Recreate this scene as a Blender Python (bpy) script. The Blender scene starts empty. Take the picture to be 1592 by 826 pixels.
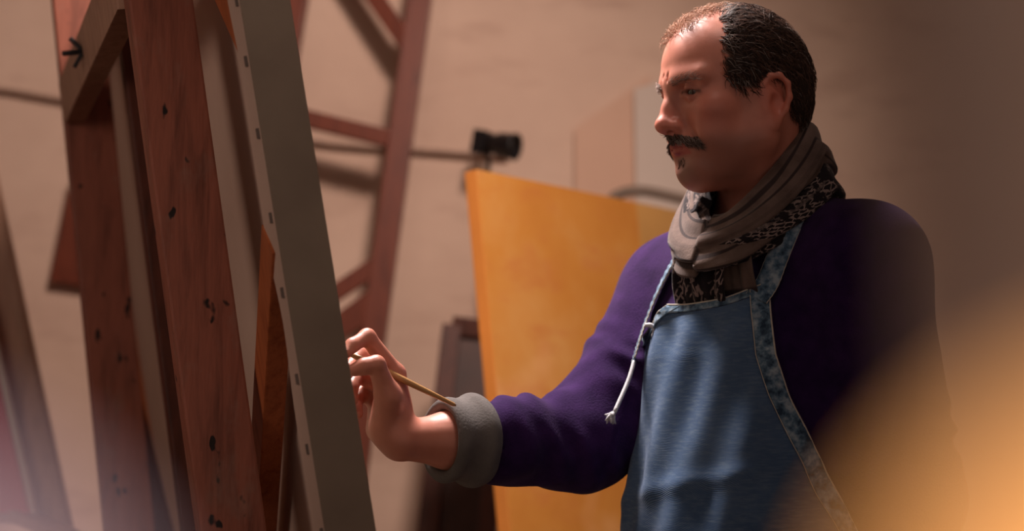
import bpy, bmesh, math, random
import numpy as np
from mathutils import Vector, Matrix

random.seed(7)
RNG = np.random.default_rng(11)
scene = bpy.context.scene
COL = scene.collection
PI = math.pi

# ------------------------------------------------------------------ camera
FPX = 2653.0                      # focal length in pixels of the 1592x826 frame
PITCH = math.radians(6.0)
CAM_Z = 1.18
cam_data = bpy.data.cameras.new('camera')
cam_data.sensor_width = 36.0
cam_data.lens = 36.0 * FPX / 1592.0
cam_data.clip_start = 0.02
cam_data.dof.use_dof = True
cam_data.dof.focus_distance = 2.10
cam_data.dof.aperture_fstop = 2.6
cam = bpy.data.objects.new('camera', cam_data)
COL.objects.link(cam)
cam.location = (0, 0, CAM_Z)
cam.rotation_euler = (PI / 2 + PITCH, 0, 0)
scene.camera = cam

# ------------------------------------------------------------------ world, lights, exposure
world = bpy.data.worlds.new('world')
scene.world = world
world.use_nodes = True
wb = world.node_tree.nodes['Background']
wb.inputs[0].default_value = (1.0, 0.76, 0.66, 1)
wb.inputs[1].default_value = 0.29

def light(name, kind, loc, target, energy, color, **kw):
    d = bpy.data.lights.new(name, kind)
    d.energy = energy
    d.color = color
    for k, v in kw.items():
        setattr(d, k, v)
    o = bpy.data.objects.new(name, d)
    COL.objects.link(o)
    o.location = loc
    dv = Vector(target) - Vector(loc)
    o.rotation_euler = dv.to_track_quat('-Z', 'Y').to_euler()
    return o

KEY_POS = Vector((-0.32, 2.72, 2.98))
WALL_POS = Vector((0.35, 1.60, 3.15))
SIDE_POS = Vector((-1.40, 0.60, 1.75))
light('key_lamp_light', 'AREA', KEY_POS, (0.25, 2.2, 1.45), 26.0, (1.0, 0.86, 0.82), shape='RECTANGLE', size=0.5, size_y=0.5, spread=math.radians(84))
light('wall_lamp_light', 'SPOT', WALL_POS, (-1.15, 4.3, 1.20), 255.0, (1.0, 0.75, 0.65), spot_size=math.radians(84), spot_blend=0.8, shadow_soft_size=0.22)
light('side_fill_light', 'SPOT', SIDE_POS, (-0.60, 2.50, 1.35), 30.0, (1.0, 0.74, 0.62), spot_size=math.radians(44), spot_blend=0.35, shadow_soft_size=0.30)  # added fill for the backs of the easel and canvas

vs = scene.view_settings
vs.view_transform = 'Standard'
vs.look = 'None'
vs.exposure = 0.0
vs.gamma = 1.0
vs.use_curve_mapping = False

# ------------------------------------------------------------------ pixel -> world
CP, SP = math.cos(PITCH), math.sin(PITCH)
def C2W(x, y, d):
    return Vector((x, d * CP - y * SP, CAM_Z + d * SP + y * CP))
def P(px, py, d):
    return C2W((px - 796.0) / FPX * d, (413.0 - py) / FPX * d, d)
def on_plane_y(px, py, Y):
    """the point on the vertical plane y = Y seen at a pixel"""
    v = P(px, py, 1.0) - Vector((0, 0, CAM_Z))
    return Vector((0, 0, CAM_Z)) + v * (Y / v.y)

# ------------------------------------------------------------------ materials
def srgb(r, g, b):
    f = lambda c: (c / 255 / 12.92) if c / 255 <= 0.04045 else ((c / 255 + 0.055) / 1.055) ** 2.4
    return (f(r), f(g), f(b), 1.0)
class Mat:
    def __init__(self, name, rough=0.7, spec=0.3, sheen=0.0):
        self.m = bpy.data.materials.new(name)
        self.m.use_nodes = True
        self.nt = self.m.node_tree
        self.bsdf = self.nt.nodes['Principled BSDF']
        self.bsdf.inputs['Roughness'].default_value = rough
        self.bsdf.inputs['Specular IOR Level'].default_value = spec
        if sheen:
            self.bsdf.inputs['Sheen Weight'].default_value = sheen
            self.bsdf.inputs['Sheen Roughness'].default_value = 0.5
        self.coord = None
    def n(self, t, **kw):
        nd = self.nt.nodes.new(t)
        for k, v in kw.items():
            if k.startswith('i_'):
                nd.inputs[k[2:].replace('_', ' ')].default_value = v
            else:
                setattr(nd, k, v)
        return nd
    def l(self, a, b):
        self.nt.links.new(a, b)
    def co(self, scale=(1, 1, 1), uv=False, rot=(0, 0, 0)):
        tc = self.n('ShaderNodeTexCoord')
        mp = self.n('ShaderNodeMapping')
        mp.inputs['Scale'].default_value = scale
        mp.inputs['Rotation'].default_value = rot
        self.l(tc.outputs['UV' if uv else 'Object'], mp.inputs[0])
        return mp.outputs[0]
    def noise(self, co, scale, detail=4, rough=0.55, dist=0.0):
        nd = self.n('ShaderNodeTexNoise')
        nd.inputs['Scale'].default_value = scale
        nd.inputs['Detail'].default_value = detail
        nd.inputs['Roughness'].default_value = rough
        nd.inputs['Distortion'].default_value = dist
        self.l(co, nd.inputs['Vector'])
        return nd.outputs['Fac']
    def ramp(self, fac, stops, interp='LINEAR'):
        r = self.n('ShaderNodeValToRGB')
        r.color_ramp.interpolation = interp
        el = r.color_ramp.elements
        while len(el) < len(stops):
            el.new(0.5)
        for e, (p, c) in zip(el, stops):
            e.position = p
            e.color = c if len(c) == 4 else (*c, 1)
        self.l(fac, r.inputs[0])
        return r.outputs[0]
    def mix(self, fac, a, b, mode='MIX'):
        m = self.n('ShaderNodeMix', data_type='RGBA', blend_type=mode)
        for s, v in ((0, fac), (6, a), (7, b)):
            if isinstance(v, (int, float, tuple)):
                m.inputs[s].default_value = v
            else:
                self.l(v, m.inputs[s])
        return m.outputs[2]
    def color(self, c):
        if isinstance(c, tuple):
            self.bsdf.inputs['Base Color'].default_value = c
        else:
            self.l(c, self.bsdf.inputs['Base Color'])
        return self
    def bump(self, h, strength=0.3, dist=0.002):
        b = self.n('ShaderNodeBump')
        b.inputs['Strength'].default_value = strength
        b.inputs['Distance'].default_value = dist
        self.l(h, b.inputs['Height'])
        self.l(b.outputs[0], self.bsdf.inputs['Normal'])
        return self

def simple(name, c, var=0.15, scale=12, rough=0.7, spec=0.3, bump=0.15, stretch=(1, 1, 1), sheen=0.0, bd=0.002):
    m = Mat(name, rough, spec, sheen)
    co = m.co(stretch)
    nz = m.noise(co, scale)
    dk = tuple(x * (1 - var) for x in c[:3]) + (1,)
    lt = tuple(min(1, x * (1 + var)) for x in c[:3]) + (1,)
    m.color(m.ramp(nz, [(0.3, dk), (0.7, lt)]))
    if bump:
        m.bump(m.noise(co, scale * 6), bump, bd)
    return m.m

def wood(name, base, dark, scale=1.0, rough=0.55, spots=None, spot_amt=0.62, stretch=(9, 9, 0.9), spec=0.3):
    m = Mat(name, rough, spec)
    co = m.co(tuple(s * scale for s in stretch))
    g = m.noise(co, 6, 6, 0.6, 0.6)
    g2 = m.noise(co, 30, 3, 0.5)
    c = m.ramp(g, [(0.28, dark), (0.5, base), (0.75, tuple(min(1, x * 1.25) for x in base[:3]) + (1,))])
    c = m.mix(0.25, c, m.ramp(g2, [(0.35, dark), (0.65, base)]))
    if spots:
        co2 = m.co((1, 1, 0.6))
        s = m.noise(co2, 55, 2, 0.4)
        f = m.ramp(s, [(spot_amt, (0, 0, 0, 1)), (spot_amt + 0.04, (1, 1, 1, 1))])
        c = m.mix(f, c, spots)
        s2 = m.noise(co2, 14, 4, 0.7)
        f2 = m.ramp(s2, [(0.56, (0, 0, 0, 1)), (0.72, (0.35, 0.35, 0.35, 1))])
        c = m.mix(f2, c, srgb(140, 118, 105))
    m.color(c)
    m.bump(g2, 0.2, 0.001)
    return m.m

M = {}
# plaster wall
m = Mat('whitewashed_plaster', 0.9, 0.15)
co = m.co((1, 1, 1))
n1 = m.noise(co, 1.3, 5, 0.6)
n2 = m.noise(m.co((1.0, 1, 3.2)), 3.2, 4, 0.6)
c = m.ramp(n1, [(0.3, srgb(196, 168, 150)), (0.7, srgb(222, 196, 176))])
c = m.mix(m.ramp(n2, [(0.56, (0, 0, 0, 1)), (0.75, (0.5, 0.5, 0.5, 1))]), c, srgb(172, 140, 124))
m.color(c)
m.bump(m.noise(m.co((1, 1, 3.0)), 4.0, 5, 0.65), 0.25, 0.02)
M['wall'] = m.m
M['floor'] = wood('dark_floorboards', srgb(96, 70, 52), srgb(60, 42, 32), 0.4, stretch=(1.5, 9, 9))
M['ceiling'] = simple('ceiling_plaster', srgb(120, 105, 95), 0.05, 2, 0.9)
M['easel'] = wood('worn_brown_easel_wood', srgb(142, 84, 66), srgb(98, 56, 43), 1.0, 0.5, srgb(26, 17, 14), 0.68)
M['easel_pale'] = wood('pale_beech', srgb(168, 132, 110), srgb(140, 104, 84), 1.0, 0.5)
M['pine'] = wood('orange_pine', srgb(182, 104, 62), srgb(140, 70, 40), 1.0, 0.5)
M['redwood'] = wood('red_brown_wood', srgb(112, 54, 35), srgb(82, 37, 24), 1.0, 0.45)
M['darkwood'] = wood('dark_walnut', srgb(84, 44, 32), srgb(50, 26, 20), 1.0, 0.5)
M['fgwood'] = wood('brown_post_wood', srgb(194, 172, 158), srgb(164, 142, 130), 1.0, 0.6)
M['black'] = simple('black_metal', srgb(22, 20, 22), 0.1, 20, 0.4, 0.5, 0.05)
M['steel'] = simple('steel', srgb(120, 118, 115), 0.1, 20, 0.35, 0.5, 0.05)
M['staple'] = simple('dull_staple_steel', srgb(104, 92, 84), 0.1, 20, 0.4, 0.5, 0.0)
M['cable'] = simple('grey_cable', srgb(164, 138, 122), 0.1, 20, 0.6)
M['hose'] = simple('grey_hose_rubber', srgb(120, 105, 92), 0.1, 20, 0.5)

m = Mat('raw_canvas_back', 0.9, 0.1)
w = m.n('ShaderNodeTexWave', wave_type='BANDS', bands_direction='X')
m.l(m.co((900, 900, 900)), w.inputs['Vector'])
m.color(m.ramp(m.noise(m.co((1, 1, 1)), 3, 4), [(0.3, srgb(196, 170, 154)), (0.7, srgb(214, 190, 174))]))
m.bump(m.noise(m.co(), 700, 2), 0.15, 0.0006)
M['canvas_back'] = m.m
m = Mat('grey_green_painted_canvas', 0.8, 0.2)
m.color(m.ramp(m.noise(m.co(), 9, 5), [(0.3, srgb(126, 112, 98)), (0.7, srgb(140, 126, 110))]))
m.bump(m.noise(m.co(), 600, 2), 0.2, 0.0006)
M['canvas_side'] = m.m
M['canvas_front'] = simple('painted_canvas_front', srgb(150, 140, 120), 0.25, 5, 0.7)

# the orange picture
m = Mat('orange_abstract_paint', 0.55, 0.3)
co = m.co((1, 1, 1))
c = m.ramp(m.noise(co, 2.3, 5, 0.62), [(0.25, srgb(196, 124, 52)), (0.5, srgb(212, 146, 68)), (0.75, srgb(224, 172, 104))])
c = m.mix(m.ramp(m.noise(m.co((1, 1, 2.2)), 7, 4, 0.6), [(0.52, (0, 0, 0, 1)), (0.7, (0.55, 0.55, 0.55, 1))]), c, srgb(204, 126, 70))
c = m.mix(m.ramp(m.noise(m.co((1.2, 1.2, 1)), 3.1, 3, 0.5), [(0.60, (0, 0, 0, 1)), (0.74, (0.6, 0.6, 0.6, 1))]), c, srgb(240, 184, 128))
M['orange'] = m.color(c).bump(m.noise(co, 60, 3), 0.2, 0.002).m
M['orange_dull'] = simple('dull_ochre_paint', srgb(206, 158, 92), 0.12, 4, 0.6)
M['orange_deep'] = simple('deep_orange_paint', srgb(200, 126, 56), 0.12, 4, 0.6)
M['brown_canvas'] = simple('brown_primed_canvas', srgb(206, 172, 150), 0.06, 2, 0.85)
M['pale_canvas'] = simple('pale_grey_canvas', srgb(206, 192, 180), 0.05, 2, 0.85)
M['red_paint'] = simple('red_paint', srgb(190, 60, 66), 0.12, 4, 0.6)

# skin (colour attribute carries lips, stubble and flush)
m = Mat('skin', 0.42, 0.42)
at = m.n('ShaderNodeVertexColor', layer_name='Col')
nz = m.noise(m.co(), 90, 4)
m.color(m.mix(m.ramp(nz, [(0.3, (0, 0, 0, 1)), (0.75, (0.16, 0.16, 0.16, 1))]), at.outputs[0], srgb(150, 80, 66)))
m.bsdf.inputs['Subsurface Weight'].default_value = 0.08
m.bsdf.inputs['Subsurface Radius'].default_value = (0.01, 0.004, 0.002)
m.bsdf.inputs['Subsurface Scale'].default_value = 0.6
m.bump(m.noise(m.co(), 420, 3), 0.14, 0.0008)
M['skin'] = m.m
m = Mat('hair', 0.65, 0.15)
at = m.n('ShaderNodeVertexColor', layer_name='Col')
m.color(at.outputs[0])
M['hair'] = m.m
m = Mat('eyeball', 0.15, 0.5)
at = m.n('ShaderNodeVertexColor', layer_name='Col')
m.color(at.outputs[0])
M['eye'] = m.m

m = Mat('purple_wool', 0.95, 0.1, 0.07)
m.bsdf.inputs['Sheen Tint'].default_value = (0.75, 0.55, 0.85, 1)
co = m.co()
m.color(m.ramp(m.noise(co, 40, 5), [(0.3, srgb(36, 17, 58)), (0.7, srgb(50, 26, 74))]))
m.bump(m.noise(co, 380, 3), 0.5, 0.0015)
M['wool'] = m.m
m = Mat('denim', 0.9, 0.15, 0.1)
co = m.co((1, 1, 1))
tw = m.n('ShaderNodeTexWave', wave_type='BANDS', bands_direction='DIAGONAL')
tw.inputs['Scale'].default_value = 260
tw.inputs['Distortion'].default_value = 1.0
m.l(co, tw.inputs['Vector'])
c = m.ramp(m.noise(co, 8, 6, 0.65), [(0.3, srgb(54, 80, 114)), (0.7, srgb(80, 104, 136))])
c = m.mix(m.ramp(m.noise(m.co((60, 60, 400)), 1.0, 3), [(0.45, (0, 0, 0, 1)), (0.8, (0.5, 0.5, 0.5, 1))]), c, srgb(116, 134, 150))
m.color(c)
m.bump(tw.outputs['Fac'], 0.25, 0.0008)
M['denim'] = m.m
m = Mat('denim_hem', 0.9, 0.15, 0.1)
co = m.co()
c = m.ramp(m.noise(co, 75, 3, 0.6), [(0.36, srgb(44, 62, 82)), (0.5, srgb(86, 112, 134)), (0.68, srgb(150, 166, 178))])
m.color(c)
m.bump(m.noise(co, 260, 3), 0.4, 0.001)
M['denim_hem'] = m.m
M['seam'] = simple('pale_seam_thread', srgb(186, 180, 170), 0.1, 200, 0.9)
M['lace'] = simple('frayed_white_lace', srgb(190, 192, 198), 0.08, 60, 0.9)
M['grey_knit'] = simple('grey_knit_cuff', srgb(102, 98, 96), 0.1, 60, 0.95, 0.1, 0.4)
M['trousers'] = simple('dark_trousers', srgb(48, 46, 52), 0.1, 20, 0.9)
M['shoe'] = simple('brown_shoe_leather', srgb(60, 40, 30), 0.1, 20, 0.5)

m = Mat('taupe_scarf', 0.95, 0.1, 0.15)
co = m.co()
c = m.ramp(m.noise(co, 30, 5), [(0.3, srgb(84, 69, 63)), (0.7, srgb(114, 97, 89))])
uvc = m.co((1, 1, 1), uv=True)
wv = m.n('ShaderNodeTexWave', wave_type='BANDS', bands_direction='Y')
wv.inputs['Scale'].default_value = 0.55
wv.inputs['Distortion'].default_value = 3.5
m.l(uvc, wv.inputs['Vector'])
c = m.mix(m.ramp(wv.outputs['Fac'], [(0.80, (0, 0, 0, 1)), (0.92, (0.85, 0.85, 0.85, 1))]), c, srgb(40, 32, 34))
m.color(c)
m.bump(m.noise(co, 320, 3), 0.5, 0.0012)
M['scarf_plain'] = m.m
m = Mat('patterned_scarf', 0.95, 0.1, 0.1)
br = m.n('ShaderNodeTexBrick')
br.offset = 0.5
br.inputs['Color1'].default_value = (0, 0, 0, 1)
br.inputs['Color2'].default_value = (0, 0, 0, 1)
br.inputs['Mortar'].default_value = (1, 1, 1, 1)
br.inputs['Scale'].default_value = 1.0
br.inputs['Mortar Size'].default_value = 0.055
br.inputs['Brick Width'].default_value = 0.55
br.inputs['Row Height'].default_value = 0.30
mp = m.co((5.0, 2.6, 1), uv=True, rot=(0, 0, 0.75))
ds = m.n('ShaderNodeTexNoise')
ds.inputs['Scale'].default_value = 1.7
m.l(mp, ds.inputs['Vector'])
ad = m.n('ShaderNodeMixRGB', blend_type='ADD')
ad.inputs[0].default_value = 0.6
m.l(mp, ad.inputs[1]); m.l(ds.outputs['Color'], ad.inputs[2])
m.l(ad.outputs[0], br.inputs['Vector'])
brk = m.ramp(m.noise(m.co((1, 1, 1)), 60, 2), [(0.47, (0, 0, 0, 1)), (0.54, (1, 1, 1, 1))])
f = m.mix(1.0, br.outputs['Color'], brk, 'MULTIPLY')
c = m.mix(f, srgb(34, 29, 32), srgb(140, 124, 118))
m.color(c)
m.bump(m.noise(m.co(), 320, 3), 0.4, 0.001)
M['scarf_pattern'] = m.m
M['handle'] = simple('yellow_varnished_brush_wood', srgb(186, 142, 92), 0.1, 30, 0.35, 0.5)
M['bristle'] = simple('hog_bristle', srgb(210, 190, 160), 0.2, 200, 0.8)
m = Mat('white_plastic', 0.4, 0.4)
m.color(srgb(236, 232, 246))
M['plastic'] = m.m
m = Mat('glowing_amber_shade', 0.6, 0.2)
m.color(srgb(240, 170, 100))
m.bsdf.inputs['Emission Color'].default_value = (1.0, 0.42, 0.12, 1)
m.bsdf.inputs['Emission Strength'].default_value = 1.65
M['shade'] = m.m
m = Mat('pale_haze_glow', 0.6, 0.2)
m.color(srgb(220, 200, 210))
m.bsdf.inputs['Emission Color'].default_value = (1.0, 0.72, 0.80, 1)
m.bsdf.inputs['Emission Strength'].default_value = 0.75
M['haze_glow'] = m.m
m = Mat('lit_diffuser', 0.6, 0.2)
m.color(srgb(250, 240, 230))
m.bsdf.inputs['Emission Color'].default_value = (1.0, 0.86, 0.78, 1)
m.bsdf.inputs['Emission Strength'].default_value = 4.0
M['diffuser'] = m.m

# ------------------------------------------------------------------ object helpers
def tag(o, label=None, cat=None, group=None, kind=None):
    if label: o['label'] = label
    if cat: o['category'] = cat
    if group: o['group'] = group
    if kind: o['kind'] = kind
    return o
def thing(name, label, cat, base, group=None):
    o = bpy.data.objects.new(name, None)
    o.empty_display_size = 0.05
    COL.objects.link(o)
    o.location = base
    bpy.context.view_layer.update()
    return tag(o, label, cat, group)
def root_loc(p):
    v = Vector((0, 0, 0))
    while p is not None:
        v += p.location
        p = p.parent
    return v
def link(name, me, mat, parent=None, smooth=False):
    """links a mesh given in world coordinates; its own origin goes to its parent's, or to its lowest middle point"""
    o = bpy.data.objects.new(name, me)
    COL.objects.link(o)
    n = len(me.vertices)
    co = np.empty(n * 3, np.float32); me.vertices.foreach_get('co', co); co = co.reshape(-1, 3)
    if parent is not None:
        off = np.array(root_loc(parent), np.float32)
        o.parent = parent
    else:
        off = np.array([(co[:, 0].min() + co[:, 0].max()) / 2, (co[:, 1].min() + co[:, 1].max()) / 2, co[:, 2].min()], np.float32)
        o.location = Vector(off.tolist())
    me.vertices.foreach_set('co', (co - off).ravel())
    if mat: me.materials.append(mat)
    if smooth:
        me.polygons.foreach_set('use_smooth', [True] * len(me.polygons))
    me.update()
    return o
def mesh_pd(name, verts, faces):
    me = bpy.data.meshes.new(name)
    me.from_pydata([tuple(v) for v in verts], [], faces)
    me.update()
    return me
def bm_mesh(name, bm):
    bmesh.ops.recalc_face_normals(bm, faces=bm.faces)
    me = bpy.data.meshes.new(name)
    bm.to_mesh(me); bm.free()
    return me
def bm_box(bm, c, ax, ay, az, bev=0.0):
    """box about centre c with half-axis vectors"""
    vs_ = []
    for i in (-1, 1):
        for j in (-1, 1):
            for k in (-1, 1):
                vs_.append(bm.verts.new(c + ax * i + ay * j + az * k))
    idx = [(0, 1, 3, 2), (4, 6, 7, 5), (0, 4, 5, 1), (2, 3, 7, 6), (0, 2, 6, 4), (1, 5, 7, 3)]
    fs = [bm.faces.new([vs_[q] for q in f]) for f in idx]
    if bev:
        es = list({e for f in fs for e in f.edges})
        bmesh.ops.bevel(bm, geom=es, offset=bev, segments=2, affect='EDGES', profile=0.7)
def box(name, c, ax, ay, az, mat, parent=None, bev=0.002):
    bm = bmesh.new()
    bm_box(bm, Vector(c), Vector(ax), Vector(ay), Vector(az), bev)
    return link(name, bm_mesh(name, bm), mat, parent)
def abox(name, lo, hi, mat, parent=None, bev=0.002):
    lo, hi = Vector(lo), Vector(hi)
    h = (hi - lo) / 2
    return box(name, (lo + hi) / 2, (h.x, 0, 0), (0, h.y, 0), (0, 0, h.z), mat, parent, bev)
def beam(name, a, b, side, width, thick, mat, parent=None, bev=0.003):
    """a bar from a to b; 'side' says roughly which way its width lies"""
    a, b = Vector(a), Vector(b)
    d = (b - a); L = d.length; d.normalize()
    s = Vector(side); s = (s - d * s.dot(d)).normalized()
    t = d.cross(s)
    return box(name, (a + b) / 2, s * width / 2, t * thick / 2, d * L / 2, mat, parent, bev)
def frames(pts):
    pts = [Vector(p) for p in pts]
    out = []
    T0 = (pts[1] - pts[0]).normalized()
    ref = Vector((0, 0, 1)) if abs(T0.z) < 0.9 else Vector((1, 0, 0))
    nrm = (ref - T0 * ref.dot(T0)).normalized()
    for i, p in enumerate(pts):
        t = (pts[min(i + 1, len(pts) - 1)] - pts[max(i - 1, 0)]).normalized()
        nrm = (nrm - t * nrm.dot(t)).normalized()
        out.append((p, t, nrm, t.cross(nrm)))
    return out
def tube_pd(pts, radii, seg=10, verts=None, faces=None):
    verts = [] if verts is None else verts
    faces = [] if faces is None else faces
    if not hasattr(radii, '__len__'): radii = [radii] * len(pts)
    b0 = len(verts)
    for (p, t, n, b), r in zip(frames(pts), radii):
        for k in range(seg):
            a = 2 * PI * k / seg
            verts.append(p + (n * math.cos(a) + b * math.sin(a)) * r)
    for i in range(len(pts) - 1):
        for k in range(seg):
            k2 = (k + 1) % seg
            faces.append((b0 + i * seg + k, b0 + i * seg + k2, b0 + (i + 1) * seg + k2, b0 + (i + 1) * seg + k))
    faces.append(tuple(b0 + k for k in reversed(range(seg))))
    faces.append(tuple(b0 + (len(pts) - 1) * seg + k for k in range(seg)))
    return verts, faces
def tube(name, pts, radii, mat, parent=None, seg=10):
    v, f = tube_pd(pts, radii, seg)
    return link(name, mesh_pd(name, v, f), mat, parent, True)
def smooth_path(pts, n=8):
    """Catmull-Rom through the points"""
    pts = [Vector(p) for p in pts]
    q = [pts[0] * 2 - pts[1]] + pts + [pts[-1] * 2 - pts[-2]]
    out = []
    for i in range(1, len(q) - 2):
        for k in range(n):
            t = k / n
            a, b, c, d = q[i - 1], q[i], q[i + 1], q[i + 2]
            out.append(0.5 * ((2 * b) + (c - a) * t + (2 * a - 5 * b + 4 * c - d) * t * t + (3 * b - a - 3 * c + d) * t ** 3))
    out.append(pts[-1])
    return out
def lathe(name, base, axis, prof, mat, parent=None, seg=28):
    """profile of (radius, height) about an axis from base"""
    ax = Vector(axis).normalized()
    ref = Vector((0, 0, 1)) if abs(ax.z) < 0.9 else Vector((1, 0, 0))
    n = (ref - ax * ref.dot(ax)).normalized(); b = ax.cross(n)
    verts, faces = [], []
    for r, h in prof:
        for k in range(seg):
            a = 2 * PI * k / seg
            verts.append(Vector(base) + ax * h + (n * math.cos(a) + b * math.sin(a)) * max(r, 1e-4))
    for i in range(len(prof) - 1):
        for k in range(seg):
            k2 = (k + 1) % seg
            faces.append((i * seg + k, i * seg + k2, (i + 1) * seg + k2, (i + 1) * seg + k))
    faces.append(tuple(reversed(range(seg))))
    faces.append(tuple((len(prof) - 1) * seg + k for k in range(seg)))
    return link(name, mesh_pd(name, verts, faces), mat, parent, True)

# ------------------------------------------------------------------ the room
WALL_Y = 4.35
tag(abox('floor', (-3.2, -1.6, -0.1), (3.4, WALL_Y, 0.0), M['floor'], bev=0), 'dark wooden studio floor', None, kind='structure')
tag(abox('wall_back', (-3.2, WALL_Y, 0.0), (3.4, WALL_Y + 0.2, 3.3), M['wall'], bev=0), 'uneven whitewashed plaster back wall in warm light', None, kind='structure')
tag(abox('wall_right', (3.2, -1.6, 0.0), (3.4, WALL_Y, 3.3), M['wall'], bev=0), 'plaster side wall right of the painter', None, kind='structure')
tag(abox('wall_left', (-3.2, -1.6, 0.0), (-3.0, WALL_Y, 3.3), M['wall'], bev=0), 'plaster side wall left of the easels', None, kind='structure')
tag(abox('ceiling', (-3.2, -1.6, 3.3), (3.4, WALL_Y + 0.2, 3.4), M['ceiling'], bev=0), 'plain studio ceiling', None, kind='structure')

# ------------------------------------------------------------------ the big easel with its canvas, seen from behind
UD = Vector((-0.328, 0.945, 0)).normalized()          # along the canvas, away from the camera
ND = Vector((UD.y, -UD.x, 0))                         # canvas front, towards the painter
LEAN = math.radians(10.0)
VD = Vector((0, 0, 1)) * math.cos(LEAN) - ND * math.sin(LEAN)
WD = ND * math.cos(LEAN) + Vector((0, 0, 1)) * math.sin(LEAN)
EO = P(440, 413, 1.90)                                # back corner of the canvas at its near edge
def E(u, v, w):
    return EO + UD * u + VD * v + WD * w
def v_at(z, w=0.0):
    return (z - EO.z - w * math.sin(LEAN)) / math.cos(LEAN)
def ebox(name, u0, u1, v0, v1, w0, w1, mat, parent, bev=0.003):
    return box(name, E((u0 + u1) / 2, (v0 + v1) / 2, (w0 + w1) / 2), UD * (u1 - u0) / 2, VD * (v1 - v0) / 2, WD * (w1 - w0) / 2, mat, parent, bev)

CV0, CV1, CW, CT = v_at(0.62), v_at(1.95), 1.72, 0.056
cv = thing('stretched_canvas', 'large canvas seen edge-on from behind, grey-green side, stapled pale back', 'canvas', E(CW / 2, CV0, 0.03))
ebox('canvas_face', 0.0, CW, CV0, CV1, CT - 0.003, CT, M['canvas_front'], cv, 0.0008)
ebox('canvas_back', 0.004, CW - 0.004, CV0 + 0.004, CV1 - 0.004, 0.040, CT - 0.004, M['canvas_back'], cv, 0.0)
for nm, u0, u1, v0, v1 in (('side_wrap', -0.002, 0.0, CV0, CV1), ('side_wrap', CW, CW + 0.002, CV0, CV1)):
    o = ebox(nm, u0, u1, v0, v1, -0.001, CT, M['canvas_side'], cv, 0.0)
    o['label'] = 'grey-green painted canvas edge'
ebox('side_wrap', 0, CW, CV1, CV1 + 0.002, -0.001, CT, M['canvas_side'], cv, 0.0)
ebox('side_wrap', 0, CW, CV0 - 0.002, CV0, -0.001, CT, M['canvas_side'], cv, 0.0)
for u0, u1, v0, v1 in ((0, 0.055, CV0, CV1), (CW - 0.055, CW, CV0, CV1), (0.055, CW - 0.055, CV1 - 0.055, CV1), (0.055, CW - 0.055, CV0, CV0 + 0.055), (CW / 2 - 0.025, CW / 2 + 0.025, CV0 + 0.055, CV1 - 0.055)):
    ebox('stretcher_bar', u0 + 0.0005, u1 - 0.0005, v0 + 0.0005, v1 - 0.0005, 0.001, 0.040, M['pine'], cv, 0.003)
# the folded-over canvas on the back, with an uneven cut edge
vv, ff = [], []
NF = 90
for i in range(NF + 1):
    v = CV0 + (CV1 - CV0) * i / NF
    e = 0.046 + 0.004 * math.sin(v * 9) + 0.0025 * math.sin(v * 41 + 1)
    lift = 0.003 + 0.0015 * math.sin(v * 23)
    for u, w in ((0.0, -0.0012), (e, -lift), (e, -lift + 0.001), (0.0, 0.0)):
        vv.append(E(u, v, w))
for i in range(NF):
    for k in range(4):
        k2 = (k + 1) % 4
        ff.append((i * 4 + k, i * 4 + k2, i * 4 + 4 + k2, i * 4 + 4 + k))
o = link('folded_edge', mesh_pd('folded_edge', vv, ff), M['canvas_back'], cv)
o['label'] = 'pale raw canvas folded over the stretcher'
st = None
for i in range(15):
    v = CV0 + 0.05 + i * 0.086 + random.uniform(-0.012, 0.012)
    u = 0.010 + random.uniform(-0.003, 0.003)
    ebox('staple', u - 0.0022, u + 0.0022, v - 0.006, v + 0.006, -0.0045, -0.0012, M['staple'], cv, 0.0005)
# slanting wooden braces across the back
def ebeam(name, a, b, width, thick, mat, parent):
    return beam(name, E(*a), E(*b), WD, thick, width, mat, parent, 0.002)
ebeam('brace', (0.03, v_at(1.625), 0.012), (0.33, v_at(1.915), 0.012), 0.045, 0.020, M['pine'], cv)
ebeam('brace', (0.035, 0.035, 0.008), (0.62, v_at(0.90), 0.008), 0.05, 0.028, M['pine'], cv)

ez = thing('studio_easel', 'worn brown wooden easel holding the large canvas, wing bolt on its crossbar', 'easel', Vector((E(0.6, v_at(0), -0.1).x, E(0.6, v_at(0), -0.1).y, 0)))
ez.location.z = 0
VT = v_at(2.45)
def px_post(name, x0, x1, d, width, thick, mat):
    """an upright through (x0, 0) and (x1, 826) of the picture at depth d, from the floor up"""
    a, b = P(x0, 0, d + 0.03), P(x1, 826, d - 0.02)
    t = (b - a).normalized()
    lo = a + t * ((0.05 - a.z) / t.z); hi = a + t * ((2.45 - a.z) / t.z)
    return beam(name, lo, hi, ND, width, thick, mat, ez, 0.003), lo, hi
ub, ub0, ub1 = px_post('upright', 246, 359, 2.10, 0.079, 0.045, M['easel'])
px_post('lit_edge_strip', 203, 314, 2.085, 0.004, 0.030, M['easel_pale'])  # added pale strip: light on the upright's narrow face put into its colour
ua, ua0, ua1 = px_post('upright', 119, 200, 2.93, 0.082, 0.045, M['easel'])
px_post('mast', 199, 305, 2.58, 0.043, 0.040, M['darkwood'])
cb0 = P(112, 157, 2.90); cb1 = cb0 - UD * 0.80
o = beam('crossbar', cb0 + UD * 0.01, cb1, VD, 0.072, 0.034, M['easel_pale'], ez)
o['label'] = 'pale wooden crossbar'
ebox('canvas_ledge', 0.15, 1.45, v_at(0.575), v_at(0.612), -0.035, 0.10, M['easel'], ez, 0.003)
beam('lower_crossbar', ub0 + (ub1 - ub0) * 0.16 - WD * 0.06 - UD * 0.03, ua0 + (ua1 - ua0) * 0.16 - WD * 0.06 + UD * 0.03, VD, 0.08, 0.03, M['easel'], ez)
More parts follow.
